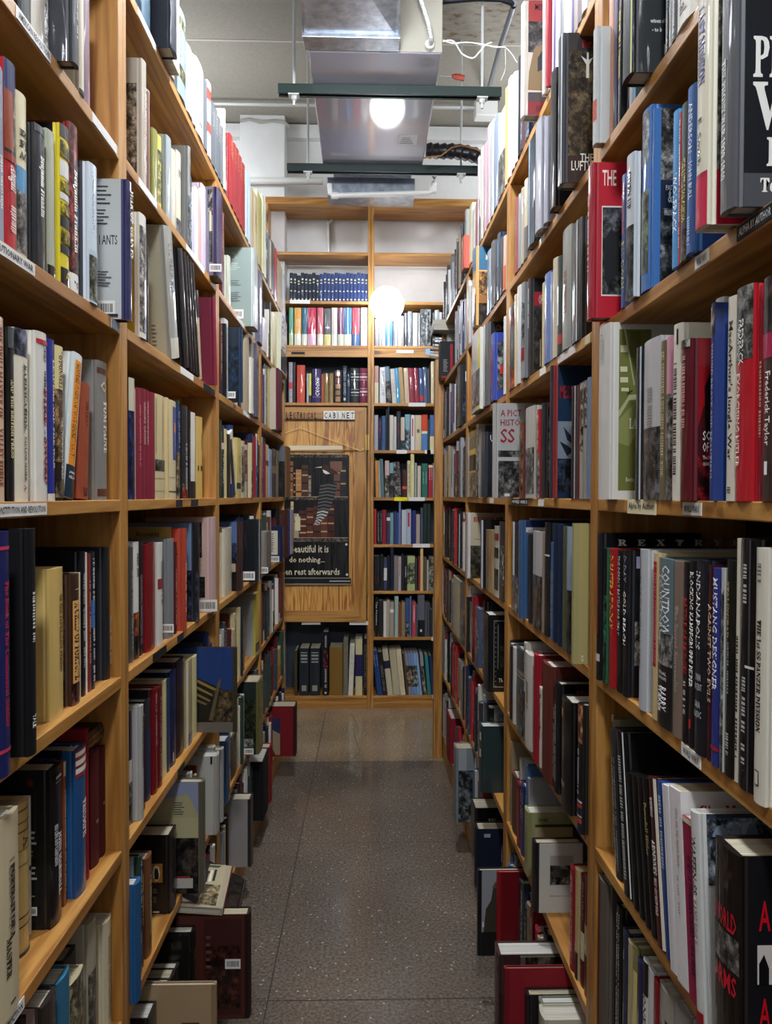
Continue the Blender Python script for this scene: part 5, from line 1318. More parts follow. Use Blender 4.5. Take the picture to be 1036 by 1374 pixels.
rowdata(1, 4, 'right stand4', '''
661.5 664 542 5.2 j a8a8a4|grey cover, A Pictorial History, big red SS|cB,a8a8a6,0,0,1,1;cT,A PICT,941c2c,.08,.14,.8,.07;cT,HISTO,941c2c,.08,.24,.75,.07;cT,SS,981828,.08,.42,.55,.15;cP,888886,0,.5,1,1;cB,b0b0ae,0,.57,1,.61;cB,d0d0ce,.25,.955,.45,.985
697.5 701.5 567 0 j 6a3c28|brown edged narrow book|P,a87c50,.1,.9
702 705 571 0 j 5c2028|dark cherry narrow book|
705.3 719.5 546 0 j b4b2a8|pale grey book with faint soldiers|P,a0a09a,.45,.95;cB,a8a698,.3,0,1,1
720 725.5 552 -1 j a89c84|sepia narrow book|
727 730 541 0 j 2c2c30|black and white portrait cover with S|cB,8c1828,0,0,1,.05;cB,101012,0,.05,1,.15;cT,S,ececec,.35,.14,.4,.08;cP,a8a8a8,0,.15,1,.9;cB,101012,0,.9,1,1
738 742.5 492 1 j 8c3030|navy cover with red capitals and aeroplane|cB,122c48,0,0,1,1;cT,MESSER,9c2428,.1,.25,1.0,.10;cB,7c8894,0,.42,1,.78;cQ,1c2c40,.3,.46,.55,.5,.9,.56,.9,.6,.5,.56;cQ,142030,.1,.57,.5,.6,.9,.64,.5,.68;cP,40546c,0,.7,1,.95;V,243440,0,1,.2,1
767 770.5 519 0 j 2c1c20|dark wine spine|
771 774.5 518 0 j 3c3e42|black spine with bright edge|V,d0d4d8,0,1,-.3,.3
774.8 778 517 0 j 541c24|red and black narrow spine|
778.3 782.5 514 0 j 9c9488|grey cream speckled spine|P,c8c0a8,0,.6
783 787.5 511 0 j 8c8c84|white and brown slatted spine|P,b8b4a8,0,.4
788 792.5 507 0 j 6c7c94|blue grey spine beside the post|
''')
rowdata(1, 3, 'right stand5', '''
687 696.5 700 0 j 20242a|black jacket with greyish photo foot|P,a0a0a4,.6,1;V,e0e4e8,0,.6,-.4,.2
697 700.5 698 1 j 3c5c84|blue and white cover headed by capitals|cB,1c2c5c,0,0,1,.07;cB,c4c4c0,0,.07,1,.12;cT,STACKPOLE M,8c2838,.1,.115,1.1,.022;cB,202428,.1,.14,.4,1;V,a8c8e0,0,1,-.5,0
709.5 714.5 716 0 j 1a1c20|black narrow spine|
715 727.5 713 0 j b0b0ae|silver jacket with pilot photograph|P,6c6a68,.45,1
728 730.5 714 0 j 8c7c6c|thin brown spine|
731 737.5 701 0 j 18191c|black spine with white dash|V,d4d4d0,.28,.295,-.5,1;cB,141417,0,0,1,1
743 748.5 702 0 c 10203c|navy cloth volume, first of pair|
749 755 703 0 c 10203c|navy cloth volume, second of pair|
755.5 760 706 0 j 4c5434|moss green spine with black title|L,14180c,.1,.5,.5
760.5 768 707 0 j 8c9cac|sky and rubble photo spine|P,505058,.5,1
767.5 770 702 2 j 9c9464|plain khaki cover with small badge|cB,a59a64,0,0,1,1;cB,dcd8d0,.2,.94,.3,.98;cB,a03030,.23,.95,.27,.97
''')
rowdata(1, 2, 'right stand6', '''
684.5 688 866 0 j 242428|black narrow spine at the post|L,8c3c44,.1,.9,.5
688.5 692.5 868 0 j c8c8c4|white narrow spine|
693 703.5 870 0 j 3c4448|black and teal spine with bands|B,8c7c68,.25,.3;P,5c7478,.45,1;B,b8c0c0,.32,.33
704.5 713.5 876 .5 j c9c5b8|ivory glossy spine with black foot|cB,17171a,.3,.06,1,1;L,6c6c60,.3,.6,.3
716.5 722.5 878 1 c 901824|pillar-box red cloth book|cB,701018,0,0,1,1
723 727.5 921 .5 j cac4b4|cream spine, The Lessons of Terror|T,~The Lessons of Terror,2c2c2c,.08,.65,.6
728 740.5 890 1 c 5e281c|chestnut cloth book with wide dark red cover|cB,4a1414,0,0,1,1
741.5 744 921 .5 j 141416|black jacket with dotted white spine|L,d0d0cc,.2,.9,.6
744.3 750.5 915 .5 j 17171a|black cover with red Wa in serif|cB,0a0a0c,0,0,1,1;cT,~War,98141c,.4,.13,.7,.07;L,a0a09c,.2,.9,.3
753.5 765.5 937 1 j 161416|thick black book with gold ornaments|cB,100f11,0,0,1,1;cT,the,7c1418,.3,.17,.3,.04;V,a88c54,.1,.17,-.7,-.1;V,8c8474,.75,.8,-.7,.2;cB,a01418,.25,.67,.5,.78
781 791.5 951 1 j 18181a|black book with union flag foot|P,d89068,0,.3;B,15203c,.72,1;B,d0ccc8,.745,.76;B,a83830,.77,.8;B,d0ccc8,.86,.87;B,a84030,.88,.92;L,c8c8c8,.35,.7,.3
''')
rowdata(1, 1, 'right stand7', '''
687 693.5 1038 -1 c 5c3c2c|brown topped book at the post|
694 698.5 1050 -.5 j 6c1420|crimson lettered narrow spine|L,d06c74,.1,.6,.5
699 703.5 1052 -.5 j 1f2c58|indigo spine with white lettering|cB,24262a,0,0,1,1;L,e0e0e4,.1,.5,.6
704 709.5 1085 .5 j 8c8c5c|sage green cover with black capitals|cB,969468,0,0,1,1;cT,THE,1c1c18,.3,.14,.6,.05;cB,3c3818,.15,.18,1,.22;cB,ac9c74,.15,.24,1,.45;cP,50504c,.15,.45,1,1;L,1c1c18,.25,.8,.6
714 718 1127 2.5 j 1a1a1c|white cover with small tank photograph|cB,bab6ac,0,0,1,1;cB,9a968c,.3,.18,.95,.6;cP,a8a49a,.3,.32,.95,.6;cQ,3c3a38,.34,.42,.42,.38,.5,.37,.55,.34,.6,.37,.75,.37,.85,.43,.8,.48,.4,.49;cT,SEASONS OF WAR,1c1c1c,.3,.765,.65,.014
765.5 771.5 1163 -.5 j 8c1820|red spine beside tan one|L,d8a8a8,.05,.95,.4
772 777.5 1166 -.5 j b09868|tan spine with black foot|B,2c2c28,.75,1
778 784.5 1172 -1 j 4c1014|maroon spine with white script|L,d8d0cc,.05,.4,.6;B,c0b898,.5,.75
785 791.5 1176 -1 j 42181c|brown-maroon spine beside the post|B,b09868,.4,.65
''')
rowdata(1, 0, 'right stand8', '''
664 672 1275 1 j 3c2424|dark bottom-shelf book with purple photo spine|P,7c3444,.1,1
672.5 681.5 1284 0 c 6c1018|large red bottom-shelf book|cB,7c1420,0,0,1,1
694.5 699.5 1303 -.5 j 6c5434|brown bottom-shelf book with tape|cB,74583a,0,0,1,1
700 709.5 1325 -1 j 1a1618|black bottom-shelf book|
711.5 717.5 1322 -.5 j b8c0cc|white and lilac bottom-shelf book|cB,7080a8,.1,.05,1,1
721.5 727.5 1340 -.5 j 6c7464|grey-green cover with black serif title|cB,6f7868,0,0,1,1;cT,~Steichen,202420,.15,.14,.75,.06
723 731.5 1357 0 j b4b09c|cream topped bottom-shelf book|
696 699 1279 -3 j 5c5448|patterned cover with page gap|cP,6c5c50,0,0,1,1
''')
# ---------------- right-hand case, third bay and beyond
rowdata(1, 7, 'right far', '''
641 644.5 212 0 j b8a8a8|pinkish spine on the far top|
645 648.5 202 0 j c8c4b8|ivory spine on the far top|
649 653 196 0 j b09498|rose spine on the far top|
653.5 658 172 0 j b89ca4|mauve-pink spine on the far top|
658.5 662.5 166 0 j 9ca0a4|silver spine on the far top|
663 668.5 160 0 j 788494|blue grey spine on the far top|
669 678 154 0 j c8c4b4|cream wide spine with picture foot|P,a09c90,.5,1
678.5 681.5 120 0 j c09458|amber narrow spine|
682 686.5 108 0 j d8ccc8|white pinkish spine on top|
''')
rowdata(1, 7, 'right far2', '''
617 623.5 328 2 j b85040|salmon red spine standing forward|L,e8d0a0,.1,.3,.4
624 629 280 0 j 8c8c88|grey spine, far upper shelf|
629.5 634 278 0 j ccccaa|pale green spine, far upper shelf|
634.3 638 282 0 j c4c0bc|white spine, far upper shelf|
638.5 642 272 0 j 8c4448|rosy spine, far upper shelf|
642.3 645 264 0 j 3c3c44|dark spine, far upper shelf|
''')
rowdata(1, 6, 'right far3', '''
588.5 590.5 460 3 p 1c1c1e|black cover with vertical red title at the row end|cB,17181a,0,0,1,1;cL,8c8c90,.1,.5,.5,.85,8;cB,981c28,.62,.08,.8,.85;cB,981c28,0,.955,1,1
634.5 639 336 2 j c89c60|desert picture cover with white palm|cB,35607c,0,0,1,.3;cP,c08c50,0,.32,1,.62;cB,8c5c30,0,.62,1,.72;cP,4c4038,0,.72,1,1;cQ,d0c8a0,.55,.1,.7,.14,.85,.12,.72,.17,.75,.24,.68,.24,.66,.17,.52,.17;B,4c7c94,0,.3;B,90602c,.6,.72;B,3c3430,.72,1
654 658.5 338 0 j 8ca0b4|steel blue spine|L,303c50,.1,.8,.4
659 663.5 326 0 j 4c4c50|slate narrow spine|
663.8 667 324 0 j 3a3a3e|graphite narrow spine|
667.5 671.5 315 0 j 28384c|black-blue jacket|V,5c8cb0,.1,.5,-.3,.3
672 675.5 320 0 j 303034|coal narrow spine|
676 679 318 0 j c8a898|peach spine with orange foot|B,c86030,.55,1
''')
rowdata(1, 5, 'right far4', '''
613.5 618 492 1 j 24262a|black cover with white K|cB,0f1012,0,0,1,1;cT,K,e8e8e4,.2,.28,.55,.16;cP,4c586c,0,.5,1,.85
633 644 447 2 j c4c4b8|white book with bright yellow spine edge|V,dcd02c,0,1,.75,1;P,a0a098,.5,.95
648.5 654.5 436 1 j 5c5c5c|grey black jacket, letters CRO|cB,141416,0,0,1,1;cT,CROSS,8c5c48,.3,.11,.9,.07;V,d0d4d4,0,1,-.2,.3
659 663.5 449 1 j 3c4c9c|blue and red patterned jacket|cB,2c3c8c,0,0,1,.14;cP,8c8c8c,0,.14,1,.85;cB,2c3c8c,0,.85,1,1;cQ,b82c2c,.3,.5,.9,.45,.9,.6,.3,.62;L,c04060,.2,.8,.4
677 681 424 0 j d4d4d0|white spine, black lettering down its length|L,18181a,.2,.9,.6
''')
rowdata(1, 4, 'right far5', '''
623.5 628.5 589 0 j b4b4b2|plain silver-grey spine|
629.5 638.5 579 0 j 76743c|olive and yellow banded spine|B,d0b838,.28,.36;B,1a1c18,.36,.6;B,c8a830,.6,.63;P,c8b8a0,.63,1;B,5c6040,.1,.27
639 642.5 570 0 j 8c8880|grey mottled spine|P,b8b4a8,0,1
645 650.5 581 1 j 2c343c|black jacket, white letters UN|cB,14181e,0,0,1,1;cT,UN,e0e0e0,.25,.15,.7,.1;V,8ca0b0,0,1,-.4,0
''')
rowdata(1, 3, 'right far6', '''
625.5 628 688 2 j b8b4b0|tan cover, Russia in red letters|cB,a39880,0,0,1,1;cT,~RUSSIA AT,8c1c24,.1,.14,1.1,.08;cT,Peter,3c3830,.15,.41,.25,.02;cP,54503e,0,.5,1,1
645 650.5 698 1 j 14181c|black spine with bright white edge|V,d8e0f0,0,1,.3,.9
651 654.5 710 0 j 7c6044|brown narrow spine|
655 661.5 711 0 j a89068|tan spine with red dotted letters|L,9c3020,.3,.8,.5
663.5 669 706 0 j b8b4a4|white spine with red and black blocks|B,8c2428,.1,.2;P,50504c,.3,.45;P,404040,.6,.9
670 677 700 0 j 24262a|black glossy spine by post|P,b0b0b0,.3,.8
''')
rowdata(1, 2, 'right far7', '''
608 617.5 775 0 j c4c4a8|ivory glossy spine|
618 628 785 0 j 2c4858|dark teal picture spine|P,8ca0a0,.4,1
637.5 642.5 815 0 j 44506c|blue grey jacket among folded papers|P,b8b4b4,.2,.8
648.5 655 822 2 j 0c0f18|black book with dotted gold frame|cB,080a12,0,0,1,1;cB,8c8c74,.16,.07,.93,.08;cB,8c8c74,.16,.93,.93,.94;cB,8c8c74,.16,.07,.19,.94;cD,b8b8a0,.28,.1,.28,.92,14;cB,8c8c74,.4,.12,.43,.7;cP,3c3c34,.5,.4,.9,.7;cT,Th,c8c8b0,.45,.87,.25,.05
''')
rowdata(1, 1, 'right far8', '''
640 646.5 968 4 j 243434|dark teal jacket with two white dashes|V,d0d0b8,.1,.22,.3,.8;V,d0d0b8,.35,.47,.3,.8
652 659 950 1 j 0e0e10|leaning silver and black photo cover|cB,747a7c,.2,0,1,.6;cP,5c6058,.1,.6,1,1;cT,Ge,202428,.5,.12,.35,.06
''')
rowdata(1, 0, 'right far9', '''
599 604.5 957 1 c 7c1420|crimson tall book near the end post|cB,701420,0,0,1,1
609 612 995 6 j 6c7478|silver battle photo cover|cB,888e90,0,0,.9,1;cP,707678,0,.3,1,1
632 637 1077 3 j 1c1a1a|black cover with cream serif Wo|cB,0e0e0e,0,0,1,1;cT,~World,b0a480,.4,.35,.8,.14
637 640.5 1107 5 c 0c1424|midnight blue cover with small emblem|cB,0a1228,0,0,1,1;cB,8c9098,.15,.08,.4,.14
640.5 643 1167 10 j 14151a|cover photo of a soldier in woollen cap|cB,8c9094,0,0,1,1;cQ,3a342c,.1,.7,.2,.45,.45,.35,.55,.2,.65,.14,.85,.14,.95,.25,.9,.4,1,.5,1,1,.05,1;cB,141416,0,.72,1,1;cQ,5c5040,.5,.2,.65,.13,.85,.13,.95,.22;cB,c8ccd0,.02,.6,.12,.66
665 667.5 1166 5 j 8c1820|red cover leaning behind soldier|cB,6c1018,0,0,1,1
''')
# ---------------- end-of-aisle bookcase (spines face the camera)
def backrow(k, phrase, txt):
    for ln in txt.strip().split('\n'):
        for e in ln.split('/'):
            e = e.strip()
            if not e: continue
            a = [x.strip() for x in e.split('|')]
            f = a[0].split()
            opt = dict(x.split('=') for x in f[4:])
            RAW.append(dict(side=0, k=k, ph=phrase, pa=float(f[0]), pb=float(f[1]), top=f[2], prot=-.012, style='j', col=f[3], desc=a[1] if len(a) > 1 else 'book', ops=a[2] if len(a) > 2 else '', opt=opt))
for i in range(21):
    x = 388.5 + i * 5.0
    backrow(8, 'end', '%.1f %.1f %.1f %s|dark blue set volume|V,c8c4a0,.2,.26,-.5,.5;V,c8c4a0,.32,.36,-.5,.5;V,c8c4a0,.62,.66,-.5,.5;V,d8d8c8,.91,.96,-.4,.4' % (x, x + 4.6, 366 + (i * 7 % 3) * .8 + (2 if i in (2, 7) else 0), '1c2436' if i < 8 else '2b3c6c'))
backrow(7, 'end upper left', '''
388 393.5 413 5c9c7c|green volume|B,b8c8a0,.67,1 / 395 404 413 d8a050|orange yellow encyclopedia volume|B,e0dcd0,.7,1;L,f0e8d0,.3,.5,.5 / 405 412 413 3c6c84|teal volume|B,d8d8c0,.7,1
412.5 424 413 b82c4c|magenta volume|B,d8a8c4,.7,1;L,f0c8d0,.25,.42,.6 / 425.5 433.5 413 c0606c|rose volume|B,e0dcc8,.7,1 / 434.5 443.5 414 5a5c5c|grey volume with yellow foot|B,d8cc90,.7,1;V,d8d8d8,.5,.53,-.6,.6
444.5 452 413 d4c8c4|white volume|B,e0dcd0,.7,1 / 453 461 413 6c3c5c|purple volume|B,c8d0b8,.7,1;V,e8e0e0,0,1,-.1,.1 / 461.5 471 413 3c7cb0|blue volume|B,e0dcc4,.7,1;V,e8e0e0,0,.7,-.1,.1
472 482 413 b04858|red volume with blue foot|B,4c6c9c,.7,1 / 483.5 492.5 413 dcdad4|white volume with red mark|V,b89090,.3,.5,-.3,.3
''')
backrow(7, 'end upper right', '''
502.5 508 428 8c8c94 / 508.5 511 426 b0a8a0 / 511.5 516.5 424 9cacb8 / 517 526 420 4c7cc8|bright blue book / 527 529 426 6c7484 / 529.3 532.5 424 b8b0b0 / 533 541 424 9c9c94 / 542 546 420 484850
546.5 552 418 707880 / 553 559.5 420 c8c8c8 / 560.5 563 420 7c7c78 / 563.5 577 415 6c7474|silver crinkled book|P,a0a8a8,0,1 / 579 582 419 303438 / 582.5 588 416 a8b4b0 / 588.3 592 419 c4bcc0
''')
backrow(6, 'end middle left', '''
387.5 392.5 486 8c8c90|black and white lettered book|L,e8e8e8,.05,.5,.6;B,c04048,.5,.66;L,e0e0e0,.66,.98,.6 / 393 396.5 486 3c2c34 / 398.5 409 490 c44c38|orange red book
411.5 414 501 a8b4b8 / 414.3 417.5 501 d8d060|yellow book|B,2c3034,.75,1 / 419 430.5 495 33245c|purple book with big white capitals|T,OXFORD,e8e4ec,.25,.8,.45,.2;B,b8a8d0,.82,.83 / 431 434.5 502 a0542c
435 440.5 501 8c7448|brown twin volume / 441.5 447 501 8c7448|brown twin volume / 448 458.5 497 2c1c18|black gilt-tooled book|V,a87c5c,.04,.18,-.6,.6;V,7c4438,.23,.38,-.6,.6;V,a87c5c,.42,.56,-.6,.6;V,8c7050,.62,.76,-.6,.6;V,a87c5c,.8,.96,-.6,.6
459.5 465 491 14283c|dark navy titled book|L,c8ccc8,.08,.8,.5;V,c8c8b0,.86,.93,-.5,.5 / 465.3 469.5 503 1c3048|deep blue book|L,d8d8d8,.15,.4,.6 / 470.5 481.5 494 24282c|black ribbed book|B,a8aca8,.16,.175;B,c8ccc8,.24,.27;B,a8aca8,.33,.345;B,a8aca8,.6,.615;B,c8ccc8,.68,.71;B,a8aca8,.77,.785
482.5 492.5 494 6c1c38|wine red ribbed book|B,c8a8b0,.16,.175;B,d8b8c0,.23,.28;B,c8a8b0,.33,.345;B,c8a8b0,.58,.595;B,d8b8c0,.65,.7;B,c8a8b0,.76,.775
''')
backrow(6, 'end middle right', '''
502 507.5 491 c0948c|cream book with pink head|B,d8d0b0,.45,1 / 509 517.5 493 d4d4d8|white book|L,405060,.1,.8,.4 / 517.5 525 492 6c8090 lean=4|grey blue book|P,8c8c88,.4,1 / 526 532.5 495 c8c4bc lean=4|white red lettered book|L,a04038,.3,.7,.5 / 531 537 494 4894bc lean=4|sky blue book
537 542.5 493 b09468 lean=4 / 543 549 494 c8b498 lean=3 / 549 555.5 494 8c3444 lean=3|raspberry book|L,e0c0c0,.2,.6,.5 / 556 562 494 8c3040 lean=3|raspberry book / 562.5 568 494 3c5078 lean=2|blue red book|B,b83030,.78,.92 / 568.3 573.5 493 48587c lean=2 / 574 576.5 495 484c50 lean=2
577.5 581.5 485 d4c8a8|tall cream book / 582 585.3 492 8ca0c8
''')
backrow(5, 'end shelf', '''
502 507 557 a8aab0 / 507.5 511.5 561 1c2444|navy red lettered book|L,b83050,.1,.6,.5 / 512 517 558 3c5c84 / 517.5 519.5 549 202830 / 520 522 546 1c2430 / 522.5 527.5 557 ccc6b4|cream book / 528 531.5 559 c8c4c4
531.7 537 552 2c2e34|black red lettered book|L,a83c48,.3,.6,.5 / 537.5 542.5 560 c8b8a8|pale book|P,7ca0b0,.7,1 / 543 550 556 7ca4b0|sea blue book|P,a0c0c8,.4,1 / 551 556 557 dcd4d4|white book with red letters|V,b02838,.1,.6,-.4,.2 / 556.5 565 557 c4b898|beige book|V,5c5c40,.4,.5,-.4,.4
565.5 573 556.5 c84024|orange red over blue book|B,d8d4c0,.46,.53;B,5078b0,.53,1 / 573.3 576 563 1c4438 / 576.5 584 557 4c64a0|blue book with cream foot|B,d8c8a0,.6,1
''')
backrow(4, 'end shelf', '''
502 503.8 614 303438 / 504.5 508.5 618 d08c38 lean=2|orange book / 508.7 511 618 a0a0a8 lean=2 / 511.3 515.5 616 5c7478 lean=2|teal grey book / 516.5 522 618 c8a8a0|white pink book|P,c8c4a8,.4,1 / 522.5 528 621 7ca4b4|aqua book|P,787c78,.3,1
529.5 538 620 908c90 lean=3|crinkled grey pink book|P,b0a8a4,0,1 / 539.5 546 630 482024|maroon book with orange block|B,c85c38,.6,.7 / 546.5 550.5 618 d0c8a0|cream book, black letters|L,202020,.1,.9,.5 / 551 555.5 609 d8d090|tall yellow book
556.3 559 621 9ca0a4 / 560 564.5 625 c4bca4 / 565.5 573.5 622 2c6458|green script-lettered book|L,d8e4dc,.25,.6,.6 / 574.5 580.5 624 9c2434|red book with cream head|B,d8c8a8,0,.08;L,e8d8d0,.1,.45,.6 / 581 584 621 a8a8b4
''')
backrow(3, 'end shelf', '''
502 505 683 b02c28|red spine / 506 513 686 202024|black lettered book|L,e0e0e0,.05,.3,.7;L,d8d8d8,.3,.9,.7 / 513 518.3 684 8c1c34|crimson book / 519 523.5 688 3c3c54|black white book|B,d8d8d8,.15,.25 / 523.5 528 688 6c9494|pale teal book / 528.5 532 686 343c6c
532.3 535 688 3c4c74 / 535.2 537.8 672 6c7cac|tall blue spine / 539 545 684 b8bcc4|silver book / 545.3 551.5 683 9cb0bc|blue white red lettered book|V,a83040,.1,.5,-.4,.4 / 552 558 685 242868|royal blue book / 558.5 563.5 690 a8988c
564.5 567.5 681 405068 / 568 572.5 676 1c2c24|dark green tall pair / 573 577 676 1c2c24|dark green tall pair
''')
backrow(2, 'end shelf', '''
502 509.5 746 14181c|black book with blue and red lettering|L,3c5c7c,.1,.5,.6;L,a83040,.55,.8,.6 / 510.5 514.5 745 202020|black bird book / 515.3 519.5 749 3c4464|indigo book with white label|B,d0d0c8,.3,.68 / 520 523 747 1a1c20 / 523.8 528.3 735 141c34|tall navy book
529 534 746 7c786c / 534.5 538.5 747 b0a4a8|grey red lettered book|L,a03440,.1,.6,.5 / 539 542.5 744 242428 / 543 546 747 1c1c20|black book|L,d8d8d8,.3,.6,.5 / 547 557 746 a8b478|pale green mountain book|P,c8d0a0,.2,.8 / 557.5 560 749 3c3c3c / 561.5 564 748 7c2028
564.3 568 736 d0b078|tall straw spine / 568.3 572.5 748 50483c / 573 575.5 752 a8a090 / 575.8 584 747 5c5c54|black and white mottled book|P,b0b0a0,0,1
''')
backrow(1, 'end shelf', '''
504 507.5 802 141416|black book with white title|T,The Palestine,d0d0cc,.1,.7,.6 / 508.5 514 806 282624 / 515 519 807 d4d0c8|white spine / 519.3 523 805 b0a48c / 523.5 529 808 a0968c|grey book with white band|B,d8d8d8,.2,.3 / 530 535 800 9cb0a4|pale sage tall spine
535.5 539 810 7c4430 / 539.3 544 808 8c7854 / 544.5 549.5 803 34507c|blue book|P,8c94a0,.6,1 / 550 552.5 800 5c6c90 / 553.5 558.5 808 b04450|coral red book|L,e0c8c8,.1,.6,.4 / 559 561 812 50545c / 561 570 798 5a5c68|tall grey book|B,141418,.6,1;V,d0d0d0,.82,.88,-.3,.3
570.5 574 809 4c5054 / 574.3 577 809 48484c / 578 581 818 30343c / 581.5 584 801 b8b4a8
''')
backrow(0, 'end bottom right', '''
507 514 873 1f3c74 lean=7|bright blue leaning book|L,c8d4e4,.1,.35,.6 / 514.5 520 875 1a1a1c lean=7|black leaning book, Alfalfa|L,a0a0a0,.3,.9,.5 / 521 528.5 871 b8b094 lean=7|beige leaning book with blue label|B,20203c,.25,.42 / 529 538 872 b0a888 lean=6|big cream leaning book / 538.5 545 871 d0c4a0 lean=6|cream leaning book, orange letters|L,b88850,.15,.85,.4
546.5 549 877 3c4038 lean=6 / 549.3 553 876 8c7c84 lean=6|lilac tan book|P,c0a080,.3,.8 / 553.3 556.5 876 6c84a8 lean=6|blue tan book|P,c0a080,.3,.8 / 556.8 560.5 876 6c8cb8 lean=6|blue river book|P,b0b8b0,.3,.8 / 560.8 564 876 7c9cc0 lean=6|blue book|P,a8b0b0,.3,.8 / 564.3 567.5 876 80a0c4 lean=6
568.5 573 877 8c8c8c lean=5|grey speckled book|P,b0a898,.3,1 / 575 579.5 879 2c7878 lean=5|teal leaning book / 580 583.5 880 1c3054 lean=4
''')
backrow(0, 'end bottom left', '''
395 399 873 3c3420 / 402 414.5 870 1b222a|slate dictionary volume, left of pair|V,90948c,.08,.3,-.7,.7;V,1b222a,.1,.13,-.8,.8;V,1b222a,.17,.2,-.8,.8;V,1b222a,.24,.27,-.8,.8;V,8c8c7c,.78,.9,-.5,.5 / 416 429.5 870 1b222a|slate dictionary volume, right of pair|V,90948c,.08,.3,-.7,.7;V,1b222a,.1,.13,-.8,.8;V,1b222a,.17,.2,-.8,.8;V,1b222a,.24,.27,-.8,.8;V,8c8c7c,.78,.9,-.5,.5
433.5 441 846 101013|tall black spine, Atlas in red|T,ATLAS,a8283c,.28,.56,.75;L,a8a8a8,.58,.88,.35;L,a8a8a8,.06,.24,.35;V,d8d8d0,.94,.97,-.3,.3
442.5 460 869 7c5c24|large mustard brown book / 461 467.5 858 6c6858|olive grey book / 467.8 474 863 d6d0c0 lean=-2|white leaning book, black title|L,202428,.05,.65,.5 / 477.5 486.5 857 c8bc90|cream and navy book|B,1c2050,.28,.66;L,9c2c3c,.3,.62,.5 / 489 493 857 18181a|black book with gold title|L,b8b08c,.1,.9,.6
''')
# ---------------------------------------------------------------- put the books on their shelves
VIS = {'charcoal jacketed book sticking': 31, 'pale sage': 12, 'pale blue book with painted': 9, 'navy spine, grey back': 40, 'barcode sticker near its foot': 29, 'charcoal book with text': 22, 'A Child of Fortune': 11, 'thick navy book jutting': 26, 'grey book with an old photo': 19, 'grey book with dark photo': 7, 'violet spine': 12, 'mustard cover': 12, 'tall leaning beige': 25, 'leaning black volume with broad': 12, 'burgundy cloth book': 20, 'dark blue jacket with barcode': 20, 'cream book with line': 11, 'grey book with price': 9, 'wide tan book': 62, 'orange red book with thin': 10, 'blue photo book with riders': 15, 'pale pink book with': 16, 'cream-edged': 10, 'blue landscape': 16, 'glossy black book with large': 18, 'grey ribbed': 9, 'navy book with cream back': 15, 'large blue art': 49, 'tall black book with oval': 28, 'landscape photo jacket': 36, 'white jacketed book with dark': 17, 'pale grey blank': 25, 'dark green woodland': 18, 'tan cover with lines': 44, 'large dark brown leather': 57, 'teal cover with red': 33, 'grey-green back': 36, 'brown book with smoky': 14, 'big red book at': 29, 'burgundy book with grey': 9, 'silver jacket with yellow': 12, 'navy book with its title': 25, 'black jacketed book with wrinkled': 43, 'bright red book with': 37, 'Past and Present book with street': 28, 'Last Mission': 22, 'The Phony War': 55, 'green airfield': 36, 'long serif title': 34, 'white letters SO OF': 23, 'spaced serif capitals': 130, 'D Day Gold': 15, 'Voices of': 12, '1st SS Panzer': 10, 'Give Me in red': 60, 'Waffen-SS': 96, 'World Arms': 45, 'big red and grey jacket': 25, 'red S and fiery': 14, 'The Luftwaffe': 39, 'letters OR': 15, 'dark jacket with white frame': 9, 'A Pictorial': 35, 'navy cover with red cap': 25, 'portrait cover with S': 11, 'headed by capitals': 31, 'plain khaki': 22, 'pillar-box red': 38, 'chestnut cloth': 50, 'red Wa in': 40, 'thick black book with gold': 20, 'sage green cover': 23, 'tank photograph': 49, 'soldier in woollen': 28, 'white K': 17, 'letters CRO': 22, 'blue and red patterned': 12, 'letters UN': 14, 'Russia in red': 36, 'dotted gold frame': 22, 'silver and black photo cover': 18, 'serif Wo': 36, 'small emblem': 34, 'behind soldier': 30, 'crimson tall': 10, 'silver battle': 12, 'vertical red title': 18, 'white palm': 17, 'grey-green cover with black': 55, 'brown bottom-shelf': 55}
